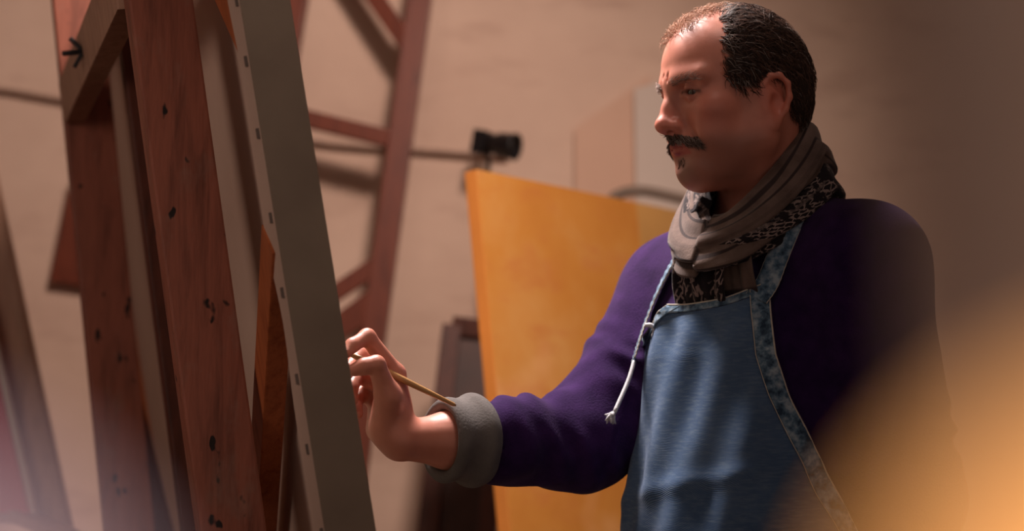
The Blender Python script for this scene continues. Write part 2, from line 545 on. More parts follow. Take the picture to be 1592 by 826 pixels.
# base: two feet on the floor and the slanting rear strut
for q in (ub0, ua0):
    a = Vector((q.x, q.y, 0.0335))
    beam('foot', a - ND * 0.28, a + ND * 0.34, (0, 0, 1), 0.065, 0.05, M['easel'], ez, 0.004)
sa, sb = P(192, 593, 3.03), P(249, 826, 3.02)
sd_ = (sb - sa).normalized()
beam('strut', sa - sd_ * 0.05, sa + sd_ * ((0.06 - sa.z) / sd_.z), (1, 0, 0), 0.042, 0.03, M['redwood'], ez, 0.003)
bolt_c = cb0 - UD * 0.385 - WD * 0.014 + VD * 0.002
wbolt = lathe('wing_bolt', bolt_c + WD * 0.004, -WD, [(0.0, 0), (0.009, 0), (0.009, 0.005), (0.005, 0.007), (0.004, 0.007), (0.004, 0.036), (0.0, 0.037)], M['black'], ez, 12)
for sgn in (-1, 1):
    beam('wing', bolt_c - WD * 0.004 + VD * sgn * 0.003, bolt_c - WD * 0.018 + VD * sgn * 0.022, UD, 0.010, 0.006, M['black'], wbolt, 0.0015)

# ------------------------------------------------------------------ things along the back wall
WY = WALL_Y - 0.02
# wooden frame easel leaning on the wall
def bp(px, py, Y): return on_plane_y(px, py, Y)
be = thing('display_easel', 'red-brown A-shaped wooden easel with rungs, leaning against the back wall', 'easel', Vector((-0.5, 4.1, 0)))
def post_line(x0, y0, x1, y1, Y0, z):
    a, b = bp(x0, y0, Y0), bp(x1, y1, Y0)
    t = (z - a.z) / (b.z - a.z)
    return a + (b - a) * t
pa = post_line(650, 0, 583, 520, 4.17, 2.75); pb = post_line(650, 0, 583, 520, 4.17, 0.0)
pa.y, pb.y = 4.26, 4.02
beam('post', pb, pa, (1, 0, 0), 0.058, 0.05, M['redwood'], be)
qa = post_line(470, -100, 330, 826, 4.17, 2.75); qb = post_line(470, -100, 330, 826, 4.17, 0.0)
qa.y, qb.y = 4.26, 4.02
beam('post', qb, qa, (1, 0, 0), 0.058, 0.05, M['redwood'], be)
def yplane(z): return 4.02 + (4.26 - 4.02) * z / 2.75
def bbeam(name, a, b, width, thick=0.035, mat='redwood', dy=0.0):
    pa_, pb_ = bp(*a, 4.17), bp(*b, 4.17)
    pa_.y, pb_.y = yplane(pa_.z) + dy, yplane(pb_.z) + dy
    return beam(name, pa_, pb_, (0, 0, 1), width, thick, M[mat], be)
bbeam('rung', (425, 173), (604, 217), 0.042, dy=-0.03)
bbeam('brace', (500, -128), (632, 62), 0.045)
bbeam('brace', (384, 552), (602, 402), 0.042)
bbeam('lower_board', (372, 625), (594, 462), 0.060)

# black spotlight on the wall with its cable
c0, c1 = bp(752, 222, 4.2), bp(812, 230, 4.15)
sl = thing('spotlight', 'small black spotlight on a thin stand rising above the orange painting', 'spotlight', Vector((c0.x + 0.012, c0.y, 0)))
ax = (c1 - c0).normalized()
lathe('lamp_head', c0 + ax * 0.010, ax, [(0.0, 0), (0.020, 0.0), (0.024, 0.008), (0.026, 0.03), (0.031, 0.034), (0.033, 0.075), (0.035, 0.082), (0.031, 0.084), (0.028, 0.07), (0.0, 0.068)], M['black'], sl, 20)
beam('transformer_box', c0 + ax * -0.022, c0 + ax * 0.012, (0, 0, 1), 0.060, 0.05, M['black'], sl, 0.004)
sx, sy = c0.x + 0.012, c0.y
tube('stand', [Vector((sx, sy, 0.02)), Vector((sx, sy, 0.9)), Vector((sx, sy, c0.z - 0.012))], 0.006, M['black'], sl, 8)
lathe('stand_foot', Vector((sx, sy, 0)), (0, 0, 1), [(0.0, 0), (0.06, 0), (0.06, 0.012), (0.02, 0.024), (0.0, 0.024)], M['black'], sl)
tag(tube('cable', smooth_path([bp(-260, 150, WY), bp(-120, 128, WY), bp(0, 139, WY), bp(100, 156, WY), bp(300, 190, WY), bp(500, 222, WY), bp(640, 233, WY), bp(722, 239, WY), bp(790, 244, WY)]), 0.007, M['cable'], None, 8),
    'thin grey cable running across the back wall to the black spotlight', 'cable')

# leaning boards
# orange painting: left top corner at (740,262), top edge falling away to the right
d0 = 3.25
otl = P(741, 263, d0)
OD = Vector((0.60, 0.80, 0)).normalized()
ON = Vector((OD.y, -OD.x, 0))                    # its face
OL = math.radians(6.8)
OV = Vector((0, 0, 1)) * math.cos(OL) - ON * math.sin(OL)
OF = ON * math.cos(OL) + Vector((0, 0, 1)) * math.sin(OL)
OH = otl.z / math.cos(OL)
def O(s, h, f): return otl + OD * s + OV * (h - OH) + OF * f
op = thing('orange_painting', 'tall abstract painting in orange and ochre leaning behind the painter', 'painting', O(0.5, 0, 0))
op.location.z = 0.0
def obox(name, s0, s1, h0, h1, f0, f1, mat, bev=0.001):
    return box(name, O((s0 + s1) / 2, (h0 + h1) / 2, (f0 + f1) / 2), OD * (s1 - s0) / 2, OV * (h1 - h0) / 2, OF * (f1 - f0) / 2, mat, op, bev)
obox('painted_face', 0.0, 0.56, 0.012, OH, -0.002, 0.0, M['orange'])
obox('painted_face', 0.5605, 0.74, 0.012, OH, -0.002, 0.0, M['orange_dull'])['label'] = 'duller ochre band'
obox('painted_face', 0.7405, 1.05, 0.012, OH, -0.002, 0.0, M['orange_deep'])
obox('edge_board', 0.0, 1.05, 0.010, OH, -0.03, -0.0025, M['orange_deep'], 0.002)
ost = E(0, 0, 0)
beam('rear_prop', O(0.5, OH * 0.8, -0.035), Vector((O(0.5, 0, 0).x, O(0.5, 0, 0).y, 0.01)) - ON * 0.55, OD, 0.05, 0.03, M['pine'], op)

# two blank canvases standing behind it
def wall_canvas(name, label, px0, py0, px1, py1, Y, mat):
    a, b = bp(px0, py0, Y), bp(px1, py1, Y)
    t = thing(name, label, 'canvas', Vector(((a.x + b.x) / 2, Y - 0.12, 0)))
    foot0, foot1 = Vector((a.x + 0.01, Y - 0.07, 0.0)), Vector((b.x + 0.01, Y - 0.07, 0.0))
    vs_ = [foot0, foot1, b, a]
    n = Vector((0, 1, 0.03)).normalized() * 0.016
    vs2 = [v + n for v in vs_]
    faces = [(0, 1, 2, 3), (7, 6, 5, 4), (0, 4, 5, 1), (1, 5, 6, 2), (2, 6, 7, 3), (3, 7, 4, 0)]
    link('canvas_face', mesh_pd('canvas_face', vs_ + vs2, faces), M[mat], t)
    return t
wall_canvas('blank_canvas', 'brown primed canvas standing left of the painter\'s face behind the orange painting', 893, 200, 1010, 118, 4.325, 'brown_canvas')
wall_canvas('blank_canvas', 'pale grey canvas standing directly behind the painter\'s face', 986, 138, 1240, 62, 4.295, 'pale_canvas')
# hose arching above the orange painting
hz = smooth_path([bp(944, 318, 4.12), bp(962, 302, 4.12), bp(1000, 297, 4.12), bp(1070, 312, 4.12), bp(1150, 335, 4.12), bp(1260, 420, 4.12), bp(1300, 620, 4.12)])
f0, f1 = hz[0], hz[-1]
hz = [Vector((f0.x - 0.03, f0.y, 0.012)), Vector((f0.x - 0.03, f0.y, 0.7))] + hz + [Vector((f1.x + 0.02, f1.y, 0.3)), Vector((f1.x + 0.02, f1.y, 0.012))]
tag(tube('hose', hz, 0.013, M['hose'], None, 10), 'grey hose arching just above the orange painting', 'hose')

# dark framed picture, low, left of the orange painting
fr = thing('framed_picture', 'dark brown framed picture standing low between hand and orange painting', 'picture', Vector((bp(735, 600, 4.1).x, 4.0, 0)))
fa, fb, fc = bp(703, 507, 4.05), bp(790, 517, 4.05), bp(680, 700, 3.98)
def fpt(s, h):
    top = fa + (fb - fa) * s
    dv = (fc - fa).normalized()
    L = top.z / -dv.z
    return top + dv * (L * h)
fN = Vector((0, -1, 0.1)).normalized()
vs_ = [fpt(0, 0), fpt(1, 0), fpt(1, 1), fpt(0, 1)]
vs2 = [v - fN * 0.02 for v in vs_]
link('picture_panel', mesh_pd('picture_panel', vs_ + vs2, [(0, 1, 2, 3), (7, 6, 5, 4), (0, 4, 5, 1), (1, 5, 6, 2), (2, 6, 7, 3), (3, 7, 4, 0)]), simple('dark_brown_picture', srgb(64, 36, 27), 0.4, 9, 0.5), fr)
for a, b, sd in ((fpt(0, 0.0), fpt(0, 1), (1, 0, 0)), (fpt(1, 0), fpt(1, 1), (1, 0, 0)), (fpt(0, 0.0), fpt(1, 0.0), (0, 0, 1)), (fpt(0, 0.985), fpt(1, 0.985), (0, 0, 1))):
    beam('frame_bar', a + fN * 0.004, b + fN * 0.004, sd, 0.045, 0.03, M['darkwood'], fr)

# small red-brown board hanging on the wall far left
ha, hb, hc, hd = bp(112, 290, WY), bp(150, 296, WY), bp(136, 445, WY), bp(82, 438, WY)
hn = Vector((0, -0.022, 0))
hb_ = thing('hanging_board', 'small red-brown wooden board hung on the wall left of the big easel', 'board', (ha + hb + hc + hd) / 4)
vs_ = [ha + hn, hb + hn, hc + hn, hd + hn]; vs2 = [v - hn * 0.8 for v in vs_]
link('board', mesh_pd('board', vs_ + vs2, [(3, 2, 1, 0), (4, 5, 6, 7), (0, 1, 5, 4), (1, 2, 6, 5), (2, 3, 7, 6), (3, 0, 4, 7)]), M['redwood'], hb_)
tube('hanging_cord', [ha + hn, (ha + hb) / 2 + Vector((0, -0.01, 0.08)), hb + hn], 0.003, M['cable'], hb_, 6)

# another easel at the left edge with a red canvas
le = thing('wooden_easel', 'pale wooden easel leg slanting at the left edge of the picture', 'easel', Vector((-1.1, 3.6, 0)))
la, lb = P(-26, 300, 3.5), P(86, 826, 3.5)
ld = (lb - la).normalized()
lf = la + ld * ((0.0 - la.z) / ld.z)
lt = la - ld * 0.85
beam('leg', lf, lt, (1, 0, 0), 0.064, 0.045, M['easel_pale'], le)
beam('leg', lf + Vector((-0.75, 0.35, 0)), lt + Vector((-0.15, 0.12, 0)), (1, 0, 0), 0.055, 0.04, M['easel_pale'], le)
beam('leg', Vector((lt.x - 0.1, 4.15, 0)), lt + Vector((-0.08, 0.08, -0.05)), (1, 0, 0), 0.05, 0.04, M['easel_pale'], le)
ll = P(60, 806, 3.46)
beam('ledge', P(26, 802, 3.44), P(110, 836, 3.40), (0, 0, 1), 0.022, 0.07, M['easel_pale'], le)
beam('ledge_rail', ll + Vector((-0.6, 0.06, 0.03)), ll + Vector((-0.02, 0.04, 0.0)), (0, 0, 1), 0.03, 0.08, M['easel_pale'], le)
ra, rb = P(-24, 500, 3.42), P(44, 800, 3.42)
rd = (rb - ra).normalized()
rc_ = thing('red_canvas', 'red painted canvas resting on the easel at the left edge', 'canvas', rb)
ru = Vector((-0.97, 0.24, 0)).normalized()
beam_pts = [rb, ra - rd * 0.25]
vs_ = [rb, rb + ru * 0.6, ra - rd * 0.25 + ru * 0.6, ra - rd * 0.25]
rn = Vector((0.24, 0.97, 0)).normalized() * 0.022
vs2 = [v + rn for v in vs_]
link('painted_face', mesh_pd('painted_face', vs_ + vs2, [(0, 1, 2, 3), (7, 6, 5, 4), (0, 4, 5, 1), (1, 5, 6, 2), (2, 6, 7, 3), (3, 7, 4, 0)]), M['red_paint'], rc_)
beam('pale_edge', rb + rn * 0.5 + Vector((0.006, 0, 0)), ra - rd * 0.25 + rn * 0.5 + Vector((0.006, 0, 0)), (1, 0, 0), 0.010, 0.02, M['pale_canvas'], rc_, 0.001)

# ------------------------------------------------------------------ ceiling lamps that light the room
def ceiling_lamp(name, label, pos, target, flood):
    pos = Vector(pos)
    t = thing(name, label, 'lamp', Vector((pos.x, pos.y, pos.z)))
    ax = (Vector(target) - pos).normalized()
    s = Vector((0, 0, 1)).cross(ax).normalized(); u = ax.cross(s)
    if flood:
        box('housing', pos - ax * 0.05, s * 0.30, u * 0.30, ax * 0.02, M['black'], t)
        box('diffuser', pos - ax * 0.026, s * 0.28, u * 0.28, ax * 0.004, M['diffuser'], t)
    else:
        lathe('housing', pos - ax * 0.30, ax, [(0.0, 0), (0.07, 0.0), (0.09, 0.02), (0.12, 0.14), (0.125, 0.14), (0.125, 0.15), (0.10, 0.12), (0.0, 0.11)], M['black'], t)
    tube('hanger', [pos - ax * (0.05 if flood else 0.25), Vector((pos.x, pos.y, 3.2)) - ax * 0.10, Vector((pos.x - ax.x * 0.1, pos.y, 3.3))], 0.012, M['black'], t)
ceiling_lamp('ceiling_floodlight', 'square floodlight hung from the ceiling above the easel', KEY_POS, (0.25, 2.2, 1.45), True)
ceiling_lamp('ceiling_spotlight', 'round black spotlight hung from the ceiling facing the back wall', WALL_POS, (-1.15, 4.3, 1.20), False)

fl = thing('added_fill_lamp', 'unseen black lamp added left of the camera to light the easel back', 'lamp', Vector((SIDE_POS.x, SIDE_POS.y, 0)))  # fixture made up for the side fill, out of view
fax = (Vector((-0.60, 2.50, 1.35)) - SIDE_POS).normalized()
lathe('lamp_foot', Vector((SIDE_POS.x, SIDE_POS.y, 0)) - fax * 0.2 * Vector((1, 1, 0)).length, (0, 0, 1), [(0.0, 0), (0.16, 0), (0.16, 0.015), (0.02, 0.03), (0.0, 0.03)], M['black'], fl)
fb_ = Vector((SIDE_POS.x, SIDE_POS.y, 0)) - fax * 0.2 * Vector((1, 1, 0)).length
tube('pole', [Vector((fb_.x, fb_.y, 0.02)), Vector((fb_.x, fb_.y, 1.2)), Vector((fb_.x, fb_.y, SIDE_POS.z))], 0.012, M['black'], fl)
lathe('lamp_head', SIDE_POS - fax * 0.30, fax, [(0.0, 0), (0.05, 0.0), (0.07, 0.02), (0.11, 0.16), (0.115, 0.16), (0.115, 0.17), (0.10, 0.14), (0.0, 0.12)], M['black'], fl)
# ------------------------------------------------------------------ things right in front of the lens
tb = thing('work_table', 'wooden work table below the lens', 'table', Vector((0.0, 0.10, 0)))
abox('table_top', (-0.40, 0.03, 0.86), (0.40, 0.165, 0.90), M['easel'], tb)
for x in (-0.37, 0.37):
    for y in (0.06, 0.135):
        abox('leg', (x - 0.025, y - 0.025, 0), (x + 0.025, y + 0.025, 0.86), M['easel'], tb)
# a glowing amber lamp, bottom right corner
def globe_lamp(label, lc, r, mat):
    t = thing('table_lamp', label, 'lamp', Vector((lc.x, lc.y, 0.90)), 'small glowing lamps on the work table')
    gl = lc.z - 0.90
    lathe('lamp_base', Vector((lc.x, lc.y, 0.90)), (0, 0, 1), [(0.0, 0), (0.028, 0), (0.030, 0.008), (0.012, 0.018), (0.006, 0.03), (0.006, gl - r - 0.006), (r * 0.55, gl - r - 0.003), (r * 0.55, gl - r * 0.86), (0.0, gl - r * 0.86)], M['black'], t)
    lathe('lamp_globe', Vector((lc.x, lc.y, 0.90)), (0, 0, 1), [(r * math.sin(PI * i / 16), gl - r * math.cos(PI * i / 16)) for i in range(17)], mat, t)
globe_lamp('glowing amber lamp blurred at the bottom right corner close to the lens', P(1890, 1112, 0.09), 0.015, M['shade'])
globe_lamp('dim lavender globe added for the pale haze at the bottom left corner close to the lens', P(-150, 1050, 0.09), 0.0075, M['haze_glow'])  # added glowing globe; its blur lays the haze over this corner
# a wooden post of an easel at the right edge
pxl = P(1475, 413, 0.205).x
pe = thing('easel_post', 'blurred brown wooden post at the right edge in front of the painter\'s arm', 'post', Vector((pxl + 0.03, 0.20, 0)))
abox('post', (pxl, 0.19, 0.04), (pxl + 0.060, 0.22, 1.9), M['fgwood'], pe, 0.004)
abox('foot', (pxl - 0.02, 0.175, 0.0), (pxl + 0.08, 0.60, 0.045), M['fgwood'], pe, 0.004)

# ================================================================== signed distance meshing
f32 = np.float32
def A3(v): return np.array([v[0], v[1], v[2]], f32)
class Prim:
    def __init__(self, fn, k=0.01, op='u', frame=None):
        self.fn, self.k, self.op, self.frame = fn, k, op, frame
    def __call__(self, p):
        if self.frame is not None:
            R, o, sc_ = self.frame
            return self.fn((p - o) @ R / sc_) * sc_
        return self.fn(p)
def s_sphere(c, r):
    c = A3(c)
    return lambda p: np.sqrt(((p - c) ** 2).sum(-1)) - r
def s_ell(c, r, rot=None):
    c, r = A3(c), A3(r)
    R = None if rot is None else np.array(rot, f32)
    def fn(p):
        q = p - c
        if R is not None: q = q @ R
        k0 = np.sqrt(((q / r) ** 2).sum(-1))
        k1 = np.sqrt(((q / (r * r)) ** 2).sum(-1)) + 1e-9
        return np.where(k0 < 0.3, (k0 - 1) * r.min(), k0 * (k0 - 1) / k1)
    return fn
def s_cone(a, b, r1, r2):
    a, b = A3(a), A3(b)
    ba = b - a
    L2 = float((ba * ba).sum()) + 1e-12
    def fn(p):
        q = p - a
        h = np.clip((q @ ba) / L2, 0, 1)
        d = q - h[..., None] * ba
        return np.sqrt((d * d).sum(-1)) - (r1 + (r2 - r1) * h)
    return fn
def smin(a, b, k):
    h = np.maximum(k - np.abs(a - b), 0) / k
    return np.minimum(a, b) - h * h * k * 0.25
def compose(d, di, pr):
    if pr.op == 'u': return smin(d, di, pr.k)
    if pr.op == 's': return -smin(-d, di, pr.k)
    raise ValueError
def mesh_sdf(name, prims, vox, lo, hi, smooth=2):
    lo, hi = np.array(lo, f32), np.array(hi, f32)
    B = 8
    bs = vox * B
    nb = np.ceil((hi - lo) / bs).astype(int)
    gx, gy, gz = np.meshgrid(*[np.arange(n) for n in nb], indexing='ij')
    bi = np.stack([gx, gy, gz], -1).reshape(-1, 3)
    cen = (lo + (bi + 0.5) * bs).astype(f32)
    hd = 0.5 * math.sqrt(3) * bs
    d = np.full(len(cen), 1.0, f32)
    pd = []
    for pr in prims:
        di = pr(cen).astype(f32)
        pd.append(di)
        d = compose(d, di, pr)
    act = np.abs(d) < hd * 1.6 + 0.006
    bi = bi[act]
    g = np.arange(B + 1)
    off = np.stack(np.meshgrid(g, g, g, indexing='ij'), -1).reshape(-1, 3)
    base = (lo + bi * bs).astype(f32)
    pts = (base[:, None, :] + (off * vox).astype(f32)[None]).astype(f32)
    D = np.full(pts.shape[:2], 1.0, f32)
    for pr, di in zip(prims, pd):
        sel = np.nonzero(di[act] < hd * 2.2 + pr.k + 0.006)[0]
        if len(sel) == 0: continue
        D[sel] = compose(D[sel], pr(pts[sel].reshape(-1, 3)).reshape(len(sel), -1).astype(f32), pr)
    D = D.reshape(-1, B + 1, B + 1, B + 1)
    S = D < 0
    corners = [(i, j, k) for i in (0, 1) for j in (0, 1) for k in (0, 1)]
    cnt = sum(S[:, i:i + B, j:j + B, k:k + B].astype(np.int8) for i, j, k in corners)
    mb, mi, mj, mk = np.nonzero((cnt > 0) & (cnt < 8))
    cv_ = np.stack([D[mb, mi + i, mj + j, mk + k] for i, j, k in corners], -1)
    cpos = np.array(corners, f32)
    acc = np.zeros((len(mb), 3), f32); num = np.zeros(len(mb), f32)
    for a in range(8):
        for b in range(a + 1, 8):
            if abs(cpos[a] - cpos[b]).sum() != 1: continue
            va, vb = cv_[:, a], cv_[:, b]
            cr = (va < 0) != (vb < 0)
            t = np.where(cr, va / np.where(cr, va - vb, 1), 0)
            pt = cpos[a] + (cpos[b] - cpos[a]) * t[:, None]
            acc += np.where(cr[:, None], pt, 0); num += cr
    gidx = bi[mb] * B + np.stack([mi, mj, mk], -1)
    verts = lo + (gidx + acc / num[:, None]) * vox
    N = nb * B + 2
    gid = ((gidx[:, 0] + 1) * N[1] + gidx[:, 1] + 1) * N[2] + gidx[:, 2] + 1
    order = np.argsort(gid); gs = gid[order]
    quads = []
    for ax in range(3):
        sl_a = [slice(0, B)] * 3; sl_b = [slice(0, B)] * 3
        sl_b[ax] = slice(1, B + 1)
        sa = S[(slice(None), *sl_a)]; sb = S[(slice(None), *sl_b)]
        eb, ei, ej, ek = np.nonzero(sa != sb)
        flip = sa[eb, ei, ej, ek]
        g0 = bi[eb] * B + np.stack([ei, ej, ek], -1) + 1
        o1, o2 = (ax + 1) % 3, (ax + 2) % 3
        ids = []
        for q1, q2 in ((0, 0), (-1, 0), (-1, -1), (0, -1)):
            gg = g0.copy(); gg[:, o1] += q1; gg[:, o2] += q2
            ids.append((gg[:, 0] * N[1] + gg[:, 1]) * N[2] + gg[:, 2])
        ids = np.stack(ids, -1)
        pos = np.clip(np.searchsorted(gs, ids), 0, len(gs) - 1)
        ok = (gs[pos] == ids).all(-1)
        q = order[pos]
        q = np.where(flip[:, None], q, q[:, ::-1])
        quads.append(q[ok])
    quads = np.concatenate(quads)
    nv = len(verts)
    e = np.concatenate([quads[:, [0, 1]], quads[:, [1, 2]], quads[:, [2, 3]], quads[:, [3, 0]]])
    for _ in range(smooth):
        sm = np.zeros((nv, 3)); c_ = np.zeros(nv)
        for a, b in ((0, 1), (1, 0)):
            for x in range(3): sm[:, x] += np.bincount(e[:, a], verts[e[:, b], x], nv)
            c_ += np.bincount(e[:, a], minlength=nv)
        verts = verts + 0.5 * (sm / np.maximum(c_, 1)[:, None] - verts)
    me = bpy.data.meshes.new(name)
    me.vertices.add(nv); me.vertices.foreach_set('co', verts.astype(f32).ravel())
    nq = len(quads)
    me.loops.add(nq * 4); me.loops.foreach_set('vertex_index', quads.astype(np.int32).ravel())
    me.polygons.add(nq)
    me.polygons.foreach_set('loop_start', np.arange(0, nq * 4, 4, dtype=np.int32))
    me.update(calc_edges=True)
    return me, verts.astype(f32), quads
def set_col(me, col):
    at_ = me.color_attributes.new('Col', 'FLOAT_COLOR', 'POINT')
    c4 = np.ones((len(me.vertices), 4), f32); c4[:, :3] = col
    at_.data.foreach_set('color', c4.ravel())
def sstep(x, a, b):
    t = np.clip((x - a) / (b - a), 0, 1)
    return t * t * (3 - 2 * t)

# ================================================================== the painter
# torso frame: T between the shoulder joints, F forward, L to his left
T = C2W(0.334, 0.0, 2.26)
YAW = math.radians(45.0)
F = Vector((-math.sin(YAW), -math.cos(YAW), 0)); L = Vector((math.cos(YAW), -math.sin(YAW), 0)); Z = Vector((0, 0, 1))
def TP(f, l, z): return T + F * f + L * l + Z * z
RT = np.array([[F.x, L.x, 0], [F.y, L.y, 0], [0, 0, 1]], f32); T3 = A3(T)
TF = (RT, T3, 1.0)
# head frame
HO = P(1141, 163, 2.20)
HS = 0.955
HY = math.radians(66.0); HPD = math.radians(7.0)
hf = Vector((-math.sin(HY), -math.cos(HY), 0)); hl = Vector((math.cos(HY), -math.sin(HY), 0))
hfx = hf * math.cos(HPD) - Z * math.sin(HPD); hz_ = hl.cross(hfx) * -1
hz_ = hfx.cross(hl)
if hz_.z < 0: hz_ = -hz_
RH = np.array([[hfx.x, hl.x, hz_.x], [hfx.y, hl.y, hz_.y], [hfx.z, hl.z, hz_.z]], f32); H3 = A3(HO)
HF = (RH, H3, HS)
def HP(x, y, z): return HO + (hfx * x + hl * y + hz_ * z) * HS

FLOOR_Z = 0.0
person = thing('person', 'man in purple sweater, denim apron and patterned scarf painting at the easel', 'person', Vector((T.x, T.y, 0)))

# body profile tables (height above T, front, back, half width, forward shift)
ZT = np.array([0.10, 0.05, 0.0, -0.06, -0.125, -0.235, -0.345, -0.45, -0.60, -0.70], f32)
AF = np.array([0.05, 0.075, 0.098, 0.122, 0.138, 0.152, 0.160, 0.158, 0.14, 0.12], f32)
AB = np.array([0.05, 0.08, 0.100, 0.112, 0.118, 0.115, 0.110, 0.110, 0.12, 0.11], f32)
BW = np.array([0.06, 0.105, 0.150, 0.164, 0.168, 0.168, 0.170, 0.172, 0.18, 0.17], f32)
def prof(z, tab):
    return np.interp(-z, -ZT, tab)
def s_torso(grow):
    def fn(p):
        z = p[:, 2]
        zz = np.clip(z, -0.62, 0.08)
        a = np.where(p[:, 0] > 0, prof(zz, AF), prof(zz, AB)) + grow
        b = prof(zz, BW) + grow
        q = np.sqrt((p[:, 0] / a) ** 2 + (p[:, 1] / b) ** 2)
        dr = (q - 1) * np.minimum(a, b)
        dz = np.maximum(z - 0.08, -0.62 - z)
        return np.where(dz > 0, np.sqrt(np.maximum(dr, 0) ** 2 + dz ** 2), np.maximum(dr, dz)).astype(f32)
    return fn

# joints
SR, ER, WR = P(1052, 452, 2.385), P(902, 688, 2.25), P(622, 684, 2.10)
SL = P(1345, 412, 2.12)
EL = SL + Vector((0.050, -0.005, -0.285)); WL = EL + F * 0.09 + Vector((0.0, -0.01, -0.235))
prims = []
def U(fn, k=0.012, frame=None): prims.append(Prim(fn, k, 'u', frame))
def SUB(fn, k=0.006, frame=None): prims.append(Prim(fn, k, 's', frame))
# ---- torso core, arms
U(s_torso(-0.022), 0.02, TF)
U(s_cone(TP(-0.01, -0.02, 0.02), SR, 0.05, 0.048), 0.05)
U(s_cone(TP(-0.01, 0.02, 0.02), SL, 0.05, 0.048), 0.05)
U(s_cone(SR, ER, 0.046, 0.038), 0.03)
U(s_cone(SL, EL, 0.046, 0.038), 0.03)
fm = ER.lerp(WR, 0.35)
U(s_cone(ER, fm, 0.038, 0.041), 0.02)
U(s_cone(fm, ER.lerp(WR, 0.72), 0.041, 0.034), 0.02)
U(s_cone(ER.lerp(WR, 0.72), WR, 0.034, 0.0245), 0.02)
fm = EL.lerp(WL, 0.35)
U(s_cone(EL, fm, 0.038, 0.040), 0.02)
U(s_cone(fm, WL, 0.040, 0.025), 0.02)
# ---- right hand
def chain(pts, rr, k=0.006):
    for a, b, r1, r2 in zip(pts[:-1], pts[1:], rr[:-1], rr[1:]):
        U(s_cone(a, b, r1, r2), k)
i_m, m_m, r_m, p_m = P(614, 582, 2.105), P(611, 592, 2.128), P(606, 610, 2.148), P(600, 632, 2.163)
U(s_cone(WR, i_m, 0.0205, 0.0135), 0.010)
U(s_cone(WR, m_m, 0.0205, 0.0135), 0.010)
U(s_cone(WR, r_m, 0.0205, 0.0130), 0.010)
U(s_cone(WR, p_m, 0.0205, 0.0125), 0.010)
U(s_cone(P(596, 664, 2.115), P(604, 628, 2.115), 0.019, 0.018), 0.02)
U(s_cone(P(590, 668, 2.14), P(590, 640, 2.15), 0.016, 0.014), 0.02)
chain([i_m, P(571, 524, 2.085), P(548, 537, 2.066), P(538, 549, 2.056)], [0.0125, 0.0098, 0.0082, 0.0070])
chain([m_m, P(560, 552, 2.115), P(541, 575, 2.085), P(534, 590, 2.075)], [0.0125, 0.0098, 0.0085, 0.0072])
chain([r_m, P(556, 582, 2.135), P(545, 606, 2.105), P(548, 622, 2.095)], [0.012, 0.0095, 0.0085, 0.0072])
chain([p_m, P(560, 612, 2.150), P(552, 632, 2.122), P(556, 644, 2.112)], [0.0115, 0.0088, 0.0078, 0.0068])
t_c, t_m, t_i, t_t = P(600, 668, 2.095), P(604, 618, 2.078), P(585, 567, 2.062), P(549, 576, 2.052)
chain([t_c, t_m, t_i], [0.0185, 0.0145, 0.0112], 0.014)
chain([t_i, P(566, 570, 2.056), t_t], [0.0112, 0.0102, 0.0078], 0.004)
# ---- left hand hanging, relaxed
hd_ = (WL - EL).normalized(); hn_ = L.copy(); hs_ = hd_.cross(hn_).normalized()
if hs_.dot(F) < 0: hs_ = -hs_
for q, (sd, ln) in enumerate(((0.030, 0.092), (0.010, 0.095), (-0.010, 0.090), (-0.028, 0.082))):
    mc = WL + hd_ * ln + hs_ * sd
    U(s_cone(WL, mc, 0.020, 0.012), 0.02)
    c1 = mc + hd_ * 0.040 - hn_ * 0.010
    c2 = c1 + hd_ * 0.022 - hn_ * 0.016
    c3 = c2 + hd_ * 0.010 - hn_ * 0.018
    chain([mc, c1, c2, c3], [0.0118, 0.0098, 0.0085, 0.0072])
b1 = WL + hd_ * 0.035 + hs_ * 0.030 - hn_ * 0.008
b2 = b1 + hd_ * 0.035 + hs_ * 0.016 - hn_ * 0.010
chain([WL + hd_ * 0.01, b1, b2, b2 + hd_ * 0.030 - hn_ * 0.010], [0.018, 0.014, 0.011, 0.008], 0.012)
# ---- neck
U(s_cone(HP(-0.028, 0, -0.02), TP(-0.015, 0, 0.045), 0.056, 0.064), 0.03)
# ---- head (x forward, y left, z up; origin between the ears)
def h(fn, k=0.012): U(fn, k, HF)
def hs(fn, k=0.006): SUB(fn, k, HF)
def both(f, k, sub=False):
    for s in (1, -1):
        (hs if sub else h)(f(s), k)
h(s_ell((-0.012, 0, 0.040), (0.090, 0.073, 0.084)), 0.03)
h(s_ell((0.022, 0, 0.050), (0.074, 0.064, 0.070)), 0.03)                 # forehead
h(s_ell((0.034, 0, -0.020), (0.056, 0.054, 0.074)), 0.03)                # face
h(s_ell((-0.050, 0, 0.010), (0.056, 0.058, 0.062)), 0.03)                # occiput
both(lambda s: s_cone((0.000, s * 0.054, -0.052), (0.062, s * 0.018, -0.083), 0.016, 0.017), 0.03)   # jaw
both(lambda s: s_cone((-0.004, s * 0.060, 0.000), (0.000, s * 0.054, -0.052), 0.014, 0.015), 0.03)
h(s_ell((0.068, 0, -0.082), (0.0155, 0.021, 0.018)), 0.024)                # chin
h(s_cone((0.06, 0, -0.085), (0.0, 0, -0.075), 0.022, 0.04), 0.03)        # under the jaw
both(lambda s: s_ell((0.058, s * 0.044, -0.010), (0.024, 0.020, 0.017)), 0.02)   # cheekbones
both(lambda s: s_ell((0.054, s * 0.036, -0.042), (0.030, 0.020, 0.028)), 0.02)   # cheeks
both(lambda s: s_cone((0.0885, s * 0.011, 0.0335), (0.073, s * 0.046, 0.0355), 0.0122, 0.0100), 0.014)  # brow ridge
both(lambda s: s_ell((0.094, s * 0.032, 0.016), (0.016, 0.019, 0.0125)), 0.010, True)                # eye socket
